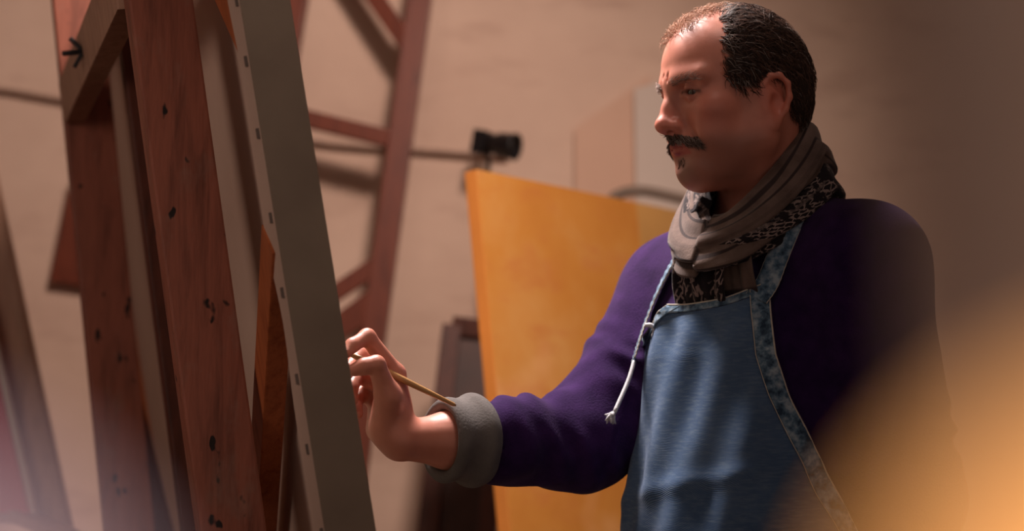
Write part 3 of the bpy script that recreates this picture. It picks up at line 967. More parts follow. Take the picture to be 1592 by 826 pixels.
h(s_cone((0.089, 0, 0.030), (0.101, 0, 0.000), 0.0085, 0.0085), 0.012)   # nose bridge
h(s_cone((0.101, 0, 0.000), (0.1105, 0, -0.021), 0.0085, 0.0112), 0.008) # nose
h(s_ell((0.112, 0, -0.0235), (0.0112, 0.0115, 0.0100)), 0.006)           # tip
both(lambda s: s_ell((0.0985, s * 0.0125, -0.0255), (0.0120, 0.0075, 0.0085)), 0.006)   # wings
h(s_cone((0.088, 0, -0.020), (0.100, 0, -0.030), 0.015, 0.009), 0.010)
both(lambda s: s_ell((0.105, s * 0.0070, -0.0345), (0.0060, 0.0032, 0.0040)), 0.003, True)  # nostrils
h(s_ell((0.080, 0, -0.052), (0.019, 0.028, 0.024)), 0.014)               # muzzle
for s in (1, -1):                                                        # lips
    h(s_cone((0.1005, s * 0.003, -0.0505), (0.085, s * 0.0245, -0.0545), 0.0048, 0.0024), 0.004)
    h(s_cone((0.0985, s * 0.003, -0.0610), (0.085, s * 0.0225, -0.0555), 0.0056, 0.0024), 0.004)
    hs(s_cone((0.1040, 0, -0.0560), (0.086, s * 0.027, -0.0552), 0.0014, 0.0010), 0.003)
    h(s_cone((0.0865, s * 0.0165, 0.0135), (0.0865, s * 0.031, 0.0217), 0.0030, 0.0043), 0.004)     # upper lid
    h(s_cone((0.0865, s * 0.031, 0.0217), (0.0735, s * 0.0465, 0.0142), 0.0043, 0.0036), 0.004)
    h(s_cone((0.0860, s * 0.0165, 0.0120), (0.0845, s * 0.031, 0.0068), 0.0030, 0.0042), 0.004)     # lower lid
    h(s_cone((0.0845, s * 0.031, 0.0068), (0.0735, s * 0.0460, 0.0115), 0.0042, 0.0034), 0.004)
    hs(s_cone((0.095, s * 0.021, -0.022), (0.084, s * 0.033, -0.046), 0.0020, 0.0016), 0.008)       # fold beside the mouth
hs(s_cone((0.100, 0.006, 0.034), (0.099, 0.0055, 0.044), 0.0012, 0.0010), 0.004)                    # frown lines
hs(s_cone((0.100, -0.006, 0.034), (0.099, -0.0055, 0.044), 0.0012, 0.0010), 0.004)
hs(s_cone((0.100, 0.03, -0.0715), (0.100, -0.03, -0.0715), 0.006, 0.006), 0.012)                    # under the lip
# ears
for s in (1, -1):
    def ep(x, y, z): return (x, s * y, z - 0.013)
    h(s_ell(ep(-0.012, 0.0760, 0.002), (0.0165, 0.0060, 0.0290)), 0.008)
    hel = [(-0.002, 0.072, 0.012), (0.001, 0.077, 0.026), (-0.008, 0.082, 0.036), (-0.020, 0.086, 0.036), (-0.030, 0.088, 0.024), (-0.031, 0.087, 0.006), (-0.025, 0.083, -0.010), (-0.016, 0.078, -0.022)]
    for a, b in zip(hel[:-1], hel[1:]):
        h(s_cone(ep(*a), ep(*b), 0.0040, 0.0040), 0.004)
    h(s_ell(ep(-0.009, 0.0765, -0.026), (0.0085, 0.0050, 0.0095)), 0.006)       # lobe
    hs(s_ell(ep(-0.013, 0.0845, 0.000), (0.0085, 0.0075, 0.0130)), 0.004)       # concha
    hs(s_ell(ep(-0.017, 0.0870, 0.021), (0.0085, 0.0055, 0.0080)), 0.004)
    h(s_cone(ep(0.001, 0.074, -0.002), ep(0.000, 0.075, -0.008), 0.0042, 0.0042), 0.004)   # tragus

allp = np.array([A3(x) for x in (SR, ER, WR, SL, EL, WL, HO, T, WL + hd_ * 0.22)])
me_body, bv, bq = mesh_sdf('body', prims, 0.002, allp.min(0) - np.array([0.22, 0.20, 0.0]), [allp[:, 0].max() + 0.12, allp[:, 1].max() + 0.2, HO.z + 0.15], 1)
hloc = (bv - H3) @ RH / HS
x_, y_, z_ = hloc[:, 0], np.abs(hloc[:, 1]), hloc[:, 2]
inhead = (z_ > -0.115) & (x_ > -0.12) & (y_ < 0.1)
skin = np.tile(np.array(srgb(200, 132, 112)[:3], f32), (len(bv), 1))
def tint(mask, c):
    global skin
    skin = skin * (1 - mask[:, None]) + np.array(srgb(*c)[:3], f32) * mask[:, None]
gau = lambda x, c, s: np.exp(-((x - c) / s) ** 2)
tint(inhead * 0.45 * gau(x_, 0.112, 0.02) * gau(y_, 0, 0.02) * gau(z_, -0.02, 0.02), (200, 96, 84))
tint(inhead * 0.35 * gau(y_, 0.05, 0.022) * gau(z_, -0.015, 0.025) * sstep(x_, 0.02, 0.06), (196, 96, 80))
tint(inhead * 0.5 * sstep(y_, 0.072, 0.080) * gau(x_, -0.012, 0.03) * gau(z_, -0.008, 0.04), (206, 104, 84))
# stubble on jaw and chin
stub = inhead * sstep(x_, -0.01, 0.03) * (1 - sstep(z_, -0.060, -0.035)) * sstep(z_, -0.115, -0.10)
tint(stub * 0.50, (112, 84, 74))
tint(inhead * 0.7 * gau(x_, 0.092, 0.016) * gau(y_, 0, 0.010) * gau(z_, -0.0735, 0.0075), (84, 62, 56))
tint(inhead * 0.55 * gau(x_, 0.085, 0.02) * (1 - sstep(y_, 0.014, 0.034)) * gau(z_, -0.090, 0.014), (92, 74, 68))
lip = inhead * sstep(x_, 0.082, 0.088) * (1 - sstep(y_, 0.022, 0.026)) * sstep(z_, -0.0675, -0.0640) * (1 - sstep(z_, -0.0500, -0.0470))
tint(lip * 0.8, (166, 78, 70))
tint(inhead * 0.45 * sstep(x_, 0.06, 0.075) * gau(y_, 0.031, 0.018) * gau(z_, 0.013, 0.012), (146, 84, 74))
tint(inhead * 0.85 * sstep(x_, 0.066, 0.072) * sstep(y_, 0.015, 0.020) * (1 - sstep(y_, 0.046, 0.050)) * gau(z_, 0.0165 - 0.25 * np.maximum(y_ - 0.033, 0), 0.0024), (46, 30, 27))
set_col(me_body, skin)
body = link('body', me_body, M['skin'], person, True)

# ---- eyes
for s in (1, -1):
    bm = bmesh.new()
    bmesh.ops.create_uvsphere(bm, u_segments=24, v_segments=16, radius=0.0118)
    me = bm_mesh('eye', bm)
    n = len(me.vertices)
    co = np.empty(n * 3, f32); me.vertices.foreach_get('co', co); co = co.reshape(-1, 3)
    gz_ = np.array([0.97, -0.05 * s, -0.22]); gz_ /= np.linalg.norm(gz_)
    ca = (co @ gz_) / 0.0118
    col = np.where((ca > 0.955)[:, None], np.array([0.005, 0.004, 0.004]), np.where((ca > 0.83)[:, None], np.array(srgb(40, 28, 22)[:3]), np.array(srgb(70, 52, 47)[:3])))  # eye white darkened: the brow's shade is put into its colour
    set_col(me, col)
    w_ = co @ RH.T + A3(HP(0.0745, s * 0.0310, 0.0145))
    me.vertices.foreach_set('co', w_.astype(f32).ravel())
    link('eye', me, M['eye'], person, True)

# ---- hair: a cap grown from the scalp and loose strands over it
nrm = np.zeros_like(bv)
fn_ = np.cross(bv[bq[:, 2]] - bv[bq[:, 0]], bv[bq[:, 3]] - bv[bq[:, 1]])
for k in range(4):
    for c_ in range(3):
        nrm[:, c_] += np.bincount(bq[:, k], fn_[:, c_], len(bv)).astype(f32)
nrm /= np.maximum(np.linalg.norm(nrm, axis=1, keepdims=True), 1e-12)
nloc = nrm @ RH
def hair_mask(p, soft=0.022):
    x, y, z = p[:, 0], np.abs(p[:, 1]), p[:, 2]
    wob = 0.002 * np.sin(z * 190) + 0.002 * np.sin(z * 410 + 1)
    xf = np.interp(z, [-0.02, 0.004, 0.012, 0.024, 0.060, 0.085, 0.105, 0.130], [0.018, 0.022, 0.036, 0.056, 0.054, 0.047, 0.038, 0.020]) + wob
    zl = np.interp(x, [-0.12, -0.085, -0.044, -0.036, -0.028, 0.004, 0.012, 0.05], [-0.062, -0.055, -0.030, -0.002, 0.021, 0.024, 0.000, 0.008])
    d = np.minimum(xf - x, z - zl)
    return np.where((y < 0.079) | (z > 0.030), sstep(d, 0, soft), 0) * (z > -0.075)
hm = hair_mask(hloc)
hm[~inhead & (z_ < 0)] = 0
hm *= (np.linalg.norm(hloc - np.array([-0.012, 0, 0.03], f32), axis=1) < 0.125)
fsel = (hm[bq] > 0.02).all(1)
hq = bq[fsel]
used = np.unique(hq); remap = -np.ones(len(bv), int); remap[used] = np.arange(len(used))
hl3 = hloc[used]
wave = 0.5 + 0.5 * np.sin(hl3[:, 2] * 120 + 5 * np.sin(hl3[:, 0] * 60) + hl3[:, 1] * 50)
wave2 = 0.5 + 0.5 * np.sin(hl3[:, 0] * 210 + 4 * np.sin(hl3[:, 2] * 90))
thick = 0.0040 + 0.003 * sstep(hl3[:, 2], 0.03, 0.10) + 0.0014 * wave + 0.0010 * wave2
thick *= 1 - 0.75 * sstep(hl3[:, 0], 0.012, 0.040) * sstep(hl3[:, 2], 0.05, 0.085)
hv = bv[used] + nrm[used] * (hm[used] * thick)[:, None]
me = mesh_pd('hair', hv.tolist(), remap[hq].tolist())
hmix = sstep(hm[used], 0.05, 0.55)[:, None]
set_col(me, skin[used] * (1 - hmix) + np.array(srgb(46, 36, 32)[:3], f32) * hmix)
hair = link('hair', me, M['hair'], person, True)
def strands(name, roots, dirs, lens, cols, lift, rad, mat, parent, curl=0.25, seg=4, upv=None):
    verts, faces, vc = [], [], []
    for p, d, ln, c_, lf in zip(roots, dirs, lens, cols, lift):
        d = Vector(d); nn = Vector(lf)
        side = d.cross(nn)
        if side.length < 1e-5: continue
        side.normalize()
        ph, cu = random.uniform(0, 6.28), curl * random.uniform(0.3, 1.2)
        b0 = len(verts)
        pos = Vector(p)
        for i in range(seg + 1):
            t = i / seg
            r = rad * (1 - 0.75 * t)
            verts += [pos + side * r, pos - side * r * 0.5 + nn.normalized() * r * 0.9, pos - side * r * 0.5 - nn.normalized() * r * 0.9]
            vc += [c_] * 3
            stp = (d + nn * (1 - 2.0 * t) + side * math.sin(ph + t * 4) * cu)
            pos = pos + stp.normalized() * (ln / seg)
        for i in range(seg):
            for k in range(3):
                k2 = (k + 1) % 3
                a = b0 + i * 3
                faces.append((a + k, a + k2, a + 3 + k2, a + 3 + k))
    me = mesh_pd(name, verts, faces)
    set_col(me, np.array(vc))
    return link(name, me, mat, parent, True)
cand = used[hm[used] > 0.06]
pick = RNG.choice(cand, 8500)
roots, dirs, lens, cols, lift = [], [], [], [], []
for i in pick:
    p = hloc[i]; n3 = nloc[i]
    comb = np.array([-1.0, 0, -0.25 - 0.9 * (1 - min(max(p[2], 0), 0.1) / 0.1)])
    if p[0] < -0.06: comb = np.array([-0.4, -0.3 * np.sign(p[1]), -1.0])
    if p[2] < 0.03 and p[0] > 0.0: comb = np.array([-0.45, 0, -1.0])
    comb = comb + RNG.normal(0, 0.42, 3) + 0.55 * np.array([0, math.sin(p[2] * 130 + p[0] * 60), math.sin(p[0] * 150 + p[2] * 50)])
    comb -= n3 * (comb @ n3); comb /= np.linalg.norm(comb)
    th = 0.0040 + 0.003 * float(sstep(np.array(p[2]), 0.03, 0.10))
    roots.append(bv[i] + nrm[i] * th * hm[i] * RNG.uniform(0.5, 1.0))
    dirs.append(RH @ comb); lens.append(RNG.uniform(0.014, 0.030) * (1.0 if p[2] > 0.03 else 0.6))
    lift.append(nrm[i] * RNG.uniform(0.15, 0.70))
    g = RNG.random()
    grey = 0.07 + 0.35 * float(sstep(np.array(p[0]), 0.0, 0.05))
    cols.append(srgb(*( (138, 128, 122) if g < grey * 0.6 else (92, 70, 60) if g < 0.5 else (54, 41, 36)))[:3])
strands('hair_strands', roots, dirs, lens, cols, lift, 0.00065, M['hair'], hair, 0.55, 5)
# thin fuzz over the bald front and crown
top = np.nonzero(inhead & (z_ > 0.092) & (x_ > 0.005) & (x_ < 0.082) & (hloc[:, 1] < 0.028) & (hloc[:, 1] > -0.05))[0]
pick = RNG.choice(top, 620)
roots, dirs, lens, cols, lift = [], [], [], [], []
for i in pick:
    n3 = nloc[i]
    comb = np.array([RNG.normal(-0.1, 0.7), RNG.normal(0.1, 0.5), 0.0])
    comb -= n3 * (comb @ n3); comb /= np.linalg.norm(comb)
    roots.append(bv[i]); dirs.append(RH @ comb); lens.append(RNG.uniform(0.016, 0.034)); lift.append(nrm[i] * RNG.uniform(0.5, 1.5))
    cols.append(srgb(*random.choice([(170, 128, 104), (190, 150, 124), (140, 104, 84)]))[:3])
strands('hair_fuzz', roots, dirs, lens, cols, lift, 0.00042, M['hair'], hair, 0.5, 5)
# moustache, chin tuft, eyebrows
def face_hair(name, sel, count, comb_fn, ln, cols_, rad, lf):
    idx = np.nonzero(sel)[0]
    pk = RNG.choice(idx, count)
    R_, D_, L_, C_, F_ = [], [], [], [], []
    for i in pk:
        p, n3 = hloc[i], nloc[i]
        c3 = comb_fn(p) + RNG.normal(0, 0.22, 3)
        c3 -= n3 * (c3 @ n3); c3 /= np.linalg.norm(c3)
        R_.append(bv[i]); D_.append(RH @ c3); L_.append(RNG.uniform(*ln)); F_.append(nrm[i] * RNG.uniform(*lf)); C_.append(srgb(*random.choice(cols_))[:3])
    return strands(name, R_, D_, L_, C_, F_, rad, M['hair'], person, 0.15)
dk = [(84, 67, 61), (98, 80, 73), (70, 55, 51), (120, 103, 95), (150, 136, 128)]
ymax = 0.040
msel = inhead & (x_ > 0.070) & (y_ < ymax) & (z_ < -0.0360 - 0.34 * np.maximum(y_ - 0.008, 0)) & (z_ > -0.0475 - 0.45 * np.maximum(y_ - 0.012, 0))
face_hair('moustache', msel, 1100, lambda p: np.array([0.1, 0.75 * np.sign(p[1]) * min(1, abs(p[1]) / 0.008), -0.75]), (0.006, 0.010), dk, 0.0005, (0.2, 0.6))
csel = inhead & (x_ > 0.078) & (y_ < 0.0085) & (z_ < -0.0680) & (z_ > -0.0800)
face_hair('chin_tuft', csel, 70, lambda p: np.array([0.1, 0.0, -1.0]), (0.002, 0.0035), [(110, 88, 80), (86, 68, 62), (136, 116, 108)], 0.0003, (0.2, 0.6))
bsel = inhead & (x_ > 0.062) & (y_ > 0.009) & (y_ < 0.050) & (np.abs(z_ - (0.0300 + 0.16 * np.minimum(y_ - 0.009, 0.022) - 0.18 * np.maximum(y_ - 0.036, 0))) < 0.0042)
face_hair('eyebrow', bsel, 210, lambda p: np.array([-0.3, 0.9 * np.sign(p[1]), 0.30]), (0.008, 0.013), [(130, 108, 98), (160, 140, 130), (184, 168, 160), (110, 90, 80)], 0.00035, (0.4, 1.0))

# ---- sweater
sw = []
def wrinkle(fn, a, b, amp, freq, fall):
    a3, ba = A3(a), A3(b) - A3(a)
    Ln = float(np.linalg.norm(ba)); ud = ba / Ln
    def g(p):
        q = p - a3
        t = q @ ud
        s_ = np.sin(freq * t + 2.6 * np.sin(33 * p[:, 2] + 25 * p[:, 0]) + 22 * p[:, 1]) * (0.55 + 0.45 * np.sin(47 * p[:, 1] + 39 * p[:, 2] - 20 * p[:, 0])) + 0.5 * np.sin(0.47 * freq * t + 31 * p[:, 2] + 3 * np.sin(29 * p[:, 1]))
        env = np.exp(-((t - fall[0]) / fall[1]) ** 2)
        return fn(p) - amp * s_ * env
    return g
sw.append(Prim(s_torso(0.004), 0.02, 'u', TF))
sw.append(Prim(s_cone(TP(-0.015, -0.04, 0.030), SR, 0.060, 0.070), 0.06))
sw.append(Prim(s_cone(TP(-0.015, 0.04, 0.030), SL, 0.060, 0.070), 0.06))
sw.append(Prim(wrinkle(s_cone(SR, ER, 0.068, 0.060), SR, ER, 0.0045, 120, (0.22, 0.10)), 0.04))
CU = ER.lerp(WR, 0.62)
sw.append(Prim(wrinkle(s_cone(ER, ER.lerp(WR, 0.40), 0.060, 0.055), ER, WR, 0.0050, 125, (0.05, 0.12)), 0.035))
sw.append(Prim(wrinkle(s_cone(ER.lerp(WR, 0.40), CU, 0.055, 0.046), ER, WR, 0.0035, 125, (0.10, 0.07)), 0.02))
sw.append(Prim(wrinkle(s_cone(SL, EL, 0.074, 0.060), SL, EL, 0.005, 110, (0.24, 0.10)), 0.04))
sw.append(Prim(wrinkle(s_cone(EL, EL.lerp(WL, 0.92), 0.060, 0.042), EL, WL, 0.005, 120, (0.03, 0.10)), 0.03))
sw.append(Prim(s_cone(HP(-0.028, 0, -0.02), TP(0.0, 0, 0.02), 0.066, 0.070), 0.010, 's'))          # neck opening
sw.append(Prim(s_cone(WR, ER.lerp(WR, 0.58), 0.043, 0.043), 0.004, 's'))
sw.append(Prim(s_cone(WL, EL.lerp(WL, 0.88), 0.034, 0.034), 0.004, 's'))
me_s, _, _ = mesh_sdf('sweater', sw, 0.0035, allp.min(0) - np.array([0.1, 0.25, 0.06]), [allp[:, 0].max() + 0.14, allp[:, 1].max() + 0.25, T.z + 0.2], 2)
sweater = link('sweater', me_s, M['wool'], person, True)

# ---- rolled grey cuff on the right forearm
c0, c1 = ER.lerp(WR, 0.555), ER.lerp(WR, 0.79)
ca = (c1 - c0)
cs = [Prim(s_cone(c0, c1, 0.0535, 0.0485), 0.006), Prim(s_cone(c0.lerp(c1, 0.1), c0.lerp(c1, 0.12), 0.0585, 0.0585), 0.02),
      Prim(s_cone(c1 + ca * 0.9, c0.lerp(c1, 0.55), 0.0395, 0.0395), 0.010, 's'),
      Prim(s_cone(c1 + ca * 0.16, c1 + ca * 1.2, 0.090, 0.090), 0.004, 's')]
# cut the cuff's rounded ends: planes across the arm
def s_half(pt, n):
    p0, n3 = A3(pt), A3(Vector(n).normalized())
    return lambda p: (p - p0) @ n3
cdir = (c1 - c0).normalized()
cs = [Prim(wrinkle(s_cone(c0, c1, 0.0560, 0.0510), c0, c1, 0.0022, 90, (0.03, 0.10)), 0.006),
      Prim(s_half(c1, -cdir), 0.014, 's'), Prim(s_half(c0, cdir), 0.014, 's'),
      Prim(s_cone(c0, c1 + ca * 0.5, 0.0390, 0.0390), 0.012, 's')]
# 's' removes where the half-space distance is negative, i.e. beyond the plane
def s_tor(c, n, R_, r_):
    c3, n3 = A3(c), A3(n)
    def fn(p):
        q = p - c3
        hh = q @ n3
        rad = np.sqrt(np.maximum((q * q).sum(-1) - hh * hh, 0))
        return np.sqrt((rad - R_) ** 2 + hh * hh) - r_
    return fn
cs.append(Prim(s_tor(c0.lerp(c1, 0.30), cdir, 0.0525, 0.0060), 0.012))
cs.append(Prim(s_tor(c0.lerp(c1, 0.86), cdir, 0.0465, 0.0058), 0.010))
lo_ = np.minimum(A3(c0), A3(c1)) - 0.09; hi_ = np.maximum(A3(c0), A3(c1)) + 0.09
me_c, _, _ = mesh_sdf('rolled_cuff', cs, 0.0025, lo_, hi_, 2)
o = link('rolled_cuff', me_c, M['grey_knit'], person, True)
o['label'] = 'grey rolled-up cuff'

# ---- apron: a sheet over chest and belly
def env_ab(z):
    z = np.clip(z, -0.62, 0.1)
    dr = np.interp(-z, [0.0, 0.08, 0.235, 0.345, 0.6], [0.010, 0.012, 0.018, 0.026, 0.030])
    return prof(z, AF) + dr, prof(z, BW) + np.interp(-z, [0, 0.2, 0.4], [0.010, 0.012, 0.016])
def apron_pt(th, z, off=0.0):
    a, b = env_ab(z)
    a = float(a) + off; b = float(b) + off
    fold = 0.0030 * math.sin(9 * th + 14 * z + 0.6) * min(1, max(0, (-z - 0.05) / 0.1)) + 0.0025 * math.sin(17 * th - 26 * z)
    if z < -0.3: fold += 0.006 * math.sin(7 * th + 1.0) * min(1, (-z - 0.3) / 0.3)
    fold += 0.0035 * math.exp(-((z + 0.10 + 0.10 * th) / 0.018) ** 2) * math.exp(-((th + 0.35) / 0.35) ** 2)
    fold += 0.0030 * math.exp(-((z + 0.285 - 0.03 * th) / 0.012) ** 2) + 0.0012 * math.sin(40 * z + 9 * th) * math.sin(11 * th + 2)
    c_ = math.cos(th)
    return TP(a * c_ + fold * c_, (b + fold) * math.sin(th), z)
def proj(p):
    v = p - Vector((0, 0, CAM_Z))
    d = v.y * CP + v.z * SP
    return 796 + FPX * v.x / d, 413 - FPX * (v.z * CP - v.y * SP) / d
def solve_th(px, z, lo, hi):
    """angle at which the sheet at height z passes a column of the picture"""
    best = min((abs(proj(apron_pt(lo + (hi - lo) * i / 200, z))[0] - px), lo + (hi - lo) * i / 200) for i in range(201))
    return best[1]
zpx = lambda y: -(y - 409) / 1190.0
LT = [(452, 1196), (500, 1198), (560, 1206), (620, 1226), (700, 1268), (760, 1302), (826, 1340)]
lz = [zpx(y) for y, _ in LT]; lth = [solve_th(x, zpx(y), -0.3, 1.75) for y, x in LT]
RTb = [(478, 1040), (510, 1014), (545, 992)]
rz = [zpx(y) for y, _ in RTb]; rth = [solve_th(x, zpx(y), -0.95, 0.5) for y, x in RTb]
rz += [-0.20, -0.30, -0.42, -0.9]; rth += [-1.15, -1.45, -1.75, -1.85]
lz += [-0.42, -0.9]; lth += [1.78, 1.88]
def thL(z): return float(np.interp(-z, [-a for a in lz], lth))
def thR(z): return float(np.interp(-z, [-a for a in rz], rth))
zTL, zTR, zB = zpx(452), zpx(478), -0.86
NU, NV = 84, 150
def apron_grid(s, t, off=0.0):
    zt = zTR + (zTL - zTR) * s - 0.010 * math.sin(PI * s)
    z = zt + (zB - zt) * (t ** 1.15)
    th = thR(z) + (thL(z) - thR(z)) * s
    return apron_pt(th, z, off)
ap = thing('apron', None, None, Vector((T.x, T.y, 0)))
ap.parent = person; ap.location = (0, 0, 0)
def sheet(name, fn, nu, nv, th, mat, parent):
    vv, ff = [], []
    for j in range(nv + 1):
        for i in range(nu + 1):
            vv.append(fn(i / nu, j / nv))
    w_ = nu + 1
    for j in range(nv):
        for i in range(nu):
            ff.append((j * w_ + i, j * w_ + i + 1, (j + 1) * w_ + i + 1, (j + 1) * w_ + i))
    me = mesh_pd(name, vv, ff)
    uv = me.uv_layers.new(name='UVMap')
    li = np.empty(len(me.loops), np.int32); me.loops.foreach_get('vertex_index', li)
    uvs = np.stack([(li % w_) / nu, (li // w_) / nv], -1).astype(f32)
    uv.data.foreach_set('uv', uvs.ravel())
    o = link(name, me, mat, parent, True)
    if th:
        md = o.modifiers.new('thickness', 'SOLIDIFY'); md.thickness = th; md.offset = 0
    return o
sheet('apron_panel', lambda s, t: apron_grid(s, t), NU, NV, 0.0022, M['denim'], ap)
# raised hems along both edges and the bib's top
def edge_hem(side):
    def fn(s, t):
        zt = zTL if side > 0 else zTR
        z = zt + (zB - zt) * t
        te = thL(z) if side > 0 else thR(z)
        b = float(env_ab(z)[1])
        wdt = 0.024 / 0.17
        th = te - side * wdt * s + side * 0.004
        puck = 0.0016 * math.sin(z * 420 + 5 * s + 2 * math.sin(z * 90)) * math.sin(PI * min(max(s, 0), 1))
        return apron_pt(th, z, 0.0028 + puck)
    return fn
sheet('hem', edge_hem(1), 8, 260, 0.0024, M['denim_hem'], ap)
sheet('hem', edge_hem(-1), 8, 260, 0.0024, M['denim_hem'], ap)
def top_fn(s, t):
    zt = zTR + (zTL - zTR) * s - 0.010 * math.sin(PI * s)
    z = zt - 0.010 * t + 0.0015
    th = thR(z) + (thL(z) - thR(z)) * s
    return apron_pt(th, z, 0.0026)
sheet('hem', top_fn, 60, 4, 0.0022, M['denim_hem'], ap)
def seam(fn, n=120, r=0.0011, name='seam'):
    tube(name, [fn(i / n) for i in range(n + 1)], r, M['seam'], ap, 6)
seam(lambda t: edge_hem(1)(0.0, t) + F * 0.001)
seam(lambda t: edge_hem(1)(1.0, t) + F * 0.001, r=0.0006)
seam(lambda t: edge_hem(-1)(0.0, t) + F * 0.001)
seam(lambda t: top_fn(t, 0.0) + F * 0.001, 60)

# straps
def ribbon(name, pts, width, mat, parent, out=None, puck=0.0012, n=10):
    c_ = smooth_path(pts, n)
    def fn(s, t):
        i = t * (len(c_) - 1); i0 = min(int(i), len(c_) - 2); f_ = i - i0
        p = c_[i0].lerp(c_[i0 + 1], f_)
        tg = (c_[i0 + 1] - c_[i0]).normalized()
        o_ = out(t) if out else F
        sd = tg.cross(o_).normalized()
        w_ = width(t) if callable(width) else width
        return p + sd * w_ * (s - 0.5) + Vector(o_) * puck * math.sin(t * 160 + s * 5)
    return sheet(name, fn, 6, 140, 0.0028, mat, parent), fn
def hit(px, py, off=0.004, d0=1.75, d1=2.7):
    """where the view through a pixel first meets the sweater, 'off' above it"""
    ds = np.arange(d0, d1, 0.002)
    pts = np.array([A3(P(px, py, d)) for d in ds], f32)
    dd = np.full(len(pts), 1.0, f32)
    for pr in sw: dd = compose(dd, pr(pts).astype(f32), pr)
    k = np.nonzero(dd < off)[0]
    return P(px, py, float(ds[k[0]])) if len(k) else None
aL = apron_pt(thL(zTL) - 0.075, zTL - 0.02, 0.004)
lp = [aL, hit(1193, 440, 0.008), hit(1207, 405, 0.008), hit(1226, 360, 0.008), hit(1246, 318, 0.008), hit(1258, 300, 0.008)]
lp = [p for p in lp if p is not None]
lp += [lp[-1] - F * 0.045 + Z * 0.006 - L * 0.012, lp[-1] - F * 0.085 - L * 0.045 + Z * 0.0]
def outL(t):
    return (F * (1 - t) * 1.0 + L * (0.3 + 0.5 * t) + Z * (0.25 + 0.55 * t)).normalized()
o, fL = ribbon('strap', lp, lambda t: 0.030 - 0.008 * min(1, t * 1.5), M['denim_hem'], ap, outL, 0.0005)
seam(lambda t: fL(0.0, t), 80, 0.0011)
seam(lambda t: fL(1.0, t), 80, 0.0009)
rp = [p for p in (hit(985, 560, 0.012), hit(994, 530, 0.012), hit(1004, 500, 0.010), hit(1022, 455, 0.008), hit(1044, 412, 0.008), hit(1062, 385, 0.008)) if p is not None]
rp += [rp[-1] - F * 0.03 + L * 0.02 + Z * 0.012]
def outR(t):
    return (F * 0.8 - L * 0.75 + Z * (0.15 + 0.3 * t)).normalized()
o, fR = ribbon('strap', rp, 0.026, M['denim_hem'], ap, outR, 0.0005)
seam(lambda t: fR(0.0, t), 80, 0.0010)
seam(lambda t: fR(1.0, t), 80, 0.0010)
# laces
l0 = hit(986, 562, 0.014)
lk = P(955, 642, 2.168)
tube('lace', smooth_path([l0, l0.lerp(lk, 0.4) + Vector((0.002, 0, 0)), lk]), 0.0028, M['lace'], ap, 8)
q_ = hit(1004, 506, 0.018); dl = (q_ - Vector((0, 0, CAM_Z))).dot(Vector((0, CP, SP)))
tube('lace', smooth_path([P(1004, 506, dl), P(1012, 506, dl - 0.004), P(1018, 513, dl - 0.004), P(1015, 524, dl)]), 0.0030, M['lace'], ap, 8)
vv, ff = [], []
for i in range(26):
    b0 = P(953, 642, 2.168)
    e0 = P(953 + random.uniform(-13, 5), 652 + random.uniform(-8, 8), 2.168 + random.uniform(-0.008, 0.008))
    tube_pd([b0, b0.lerp(e0, 0.5) + Vector((random.uniform(-1, 1), 0, random.uniform(-1, 1))) * 0.0015, e0], [0.0022, 0.0018, 0.0008], 5, vv, ff)
link('frayed_tassel', mesh_pd('frayed_tassel', vv, ff), M['lace'], ap, True)

# ---- scarf
sc = thing('scarf', None, None, Vector((T.x, T.y, 0)))
sc.parent = person; sc.location = (0, 0, 0)
NC = C2W(0.326, 0.078, 2.235)
def ring_tube(name, rf, rb_, rl, zf, zb, hh, rr, mat, folds, tw, amp, a0=0.0, a1=2 * PI, seed=0):
    n, m_ = 150, 48
    vv, ff = [], []
    for i in range(n + 1):
        al = a0 + (a1 - a0) * i / n
        ca, sa = math.cos(al), math.sin(al)
        z = zb + (zf - zb) * max(0.0, ca) ** 0.85 - 0.012 * max(0.0, -ca)
        ctr = NC + F * ((rf if ca > 0 else rb_) * ca) + L * (rl * sa) + Z * z
        rad = (F * ca / max(rf, 1e-3) + L * sa / rl).normalized()
        upv = (Z + rad * (-0.45 + 0.0 * ca)).normalized()
        env = 1.0
        for k in range(m_):
            ph = 2 * PI * k / m_
            fd = 1 + amp * math.sin(folds * ph + tw * al + seed) + 0.5 * amp * math.sin((folds + 3) * ph - 2 * tw * al + 2 * seed)
            vv.append(ctr + rad * (rr * math.cos(ph) * fd) + upv * (hh * math.sin(ph) * fd * env))
    for i in range(n):
        for k in range(m_):
            k2 = (k + 1) % m_
            ff.append((i * m_ + k, i * m_ + k2, (i + 1) * m_ + k2, (i + 1) * m_ + k))
    ff.append(tuple(range(m_ - 1, -1, -1))); ff.append(tuple(n * m_ + k for k in range(m_)))
    me = mesh_pd(name, vv, ff)
    uv = me.uv_layers.new(name='UVMap')
    li = np.empty(len(me.loops), np.int32); me.loops.foreach_get('vertex_index', li)
    uv.data.foreach_set('uv', np.stack([(li // m_) / n * 6, (li % m_) / m_ * 6], -1).astype(f32).ravel())
    return link(name, me, mat, sc, True)
o = ring_tube('upper_fold', 0.118, 0.062, 0.080, -0.062, 0.072, 0.036, 0.016, M['scarf_plain'], 5, 1.5, 0.20, seed=0.4)
o['label'] = 'plain taupe outer fold'
o = ring_tube('lower_fold', 0.108, 0.066, 0.090, -0.060, 0.032, 0.034, 0.018, M['scarf_pattern'], 4, 1.2, 0.14, seed=1.7)
o['label'] = 'dark fold with pale dashes'
ring_tube('inner_fold', 0.100, 0.056, 0.076, -0.030, 0.085, 0.030, 0.012, M['scarf_pattern'], 5, 1.0, 0.12, math.radians(-150), math.radians(-25), seed=2.9)
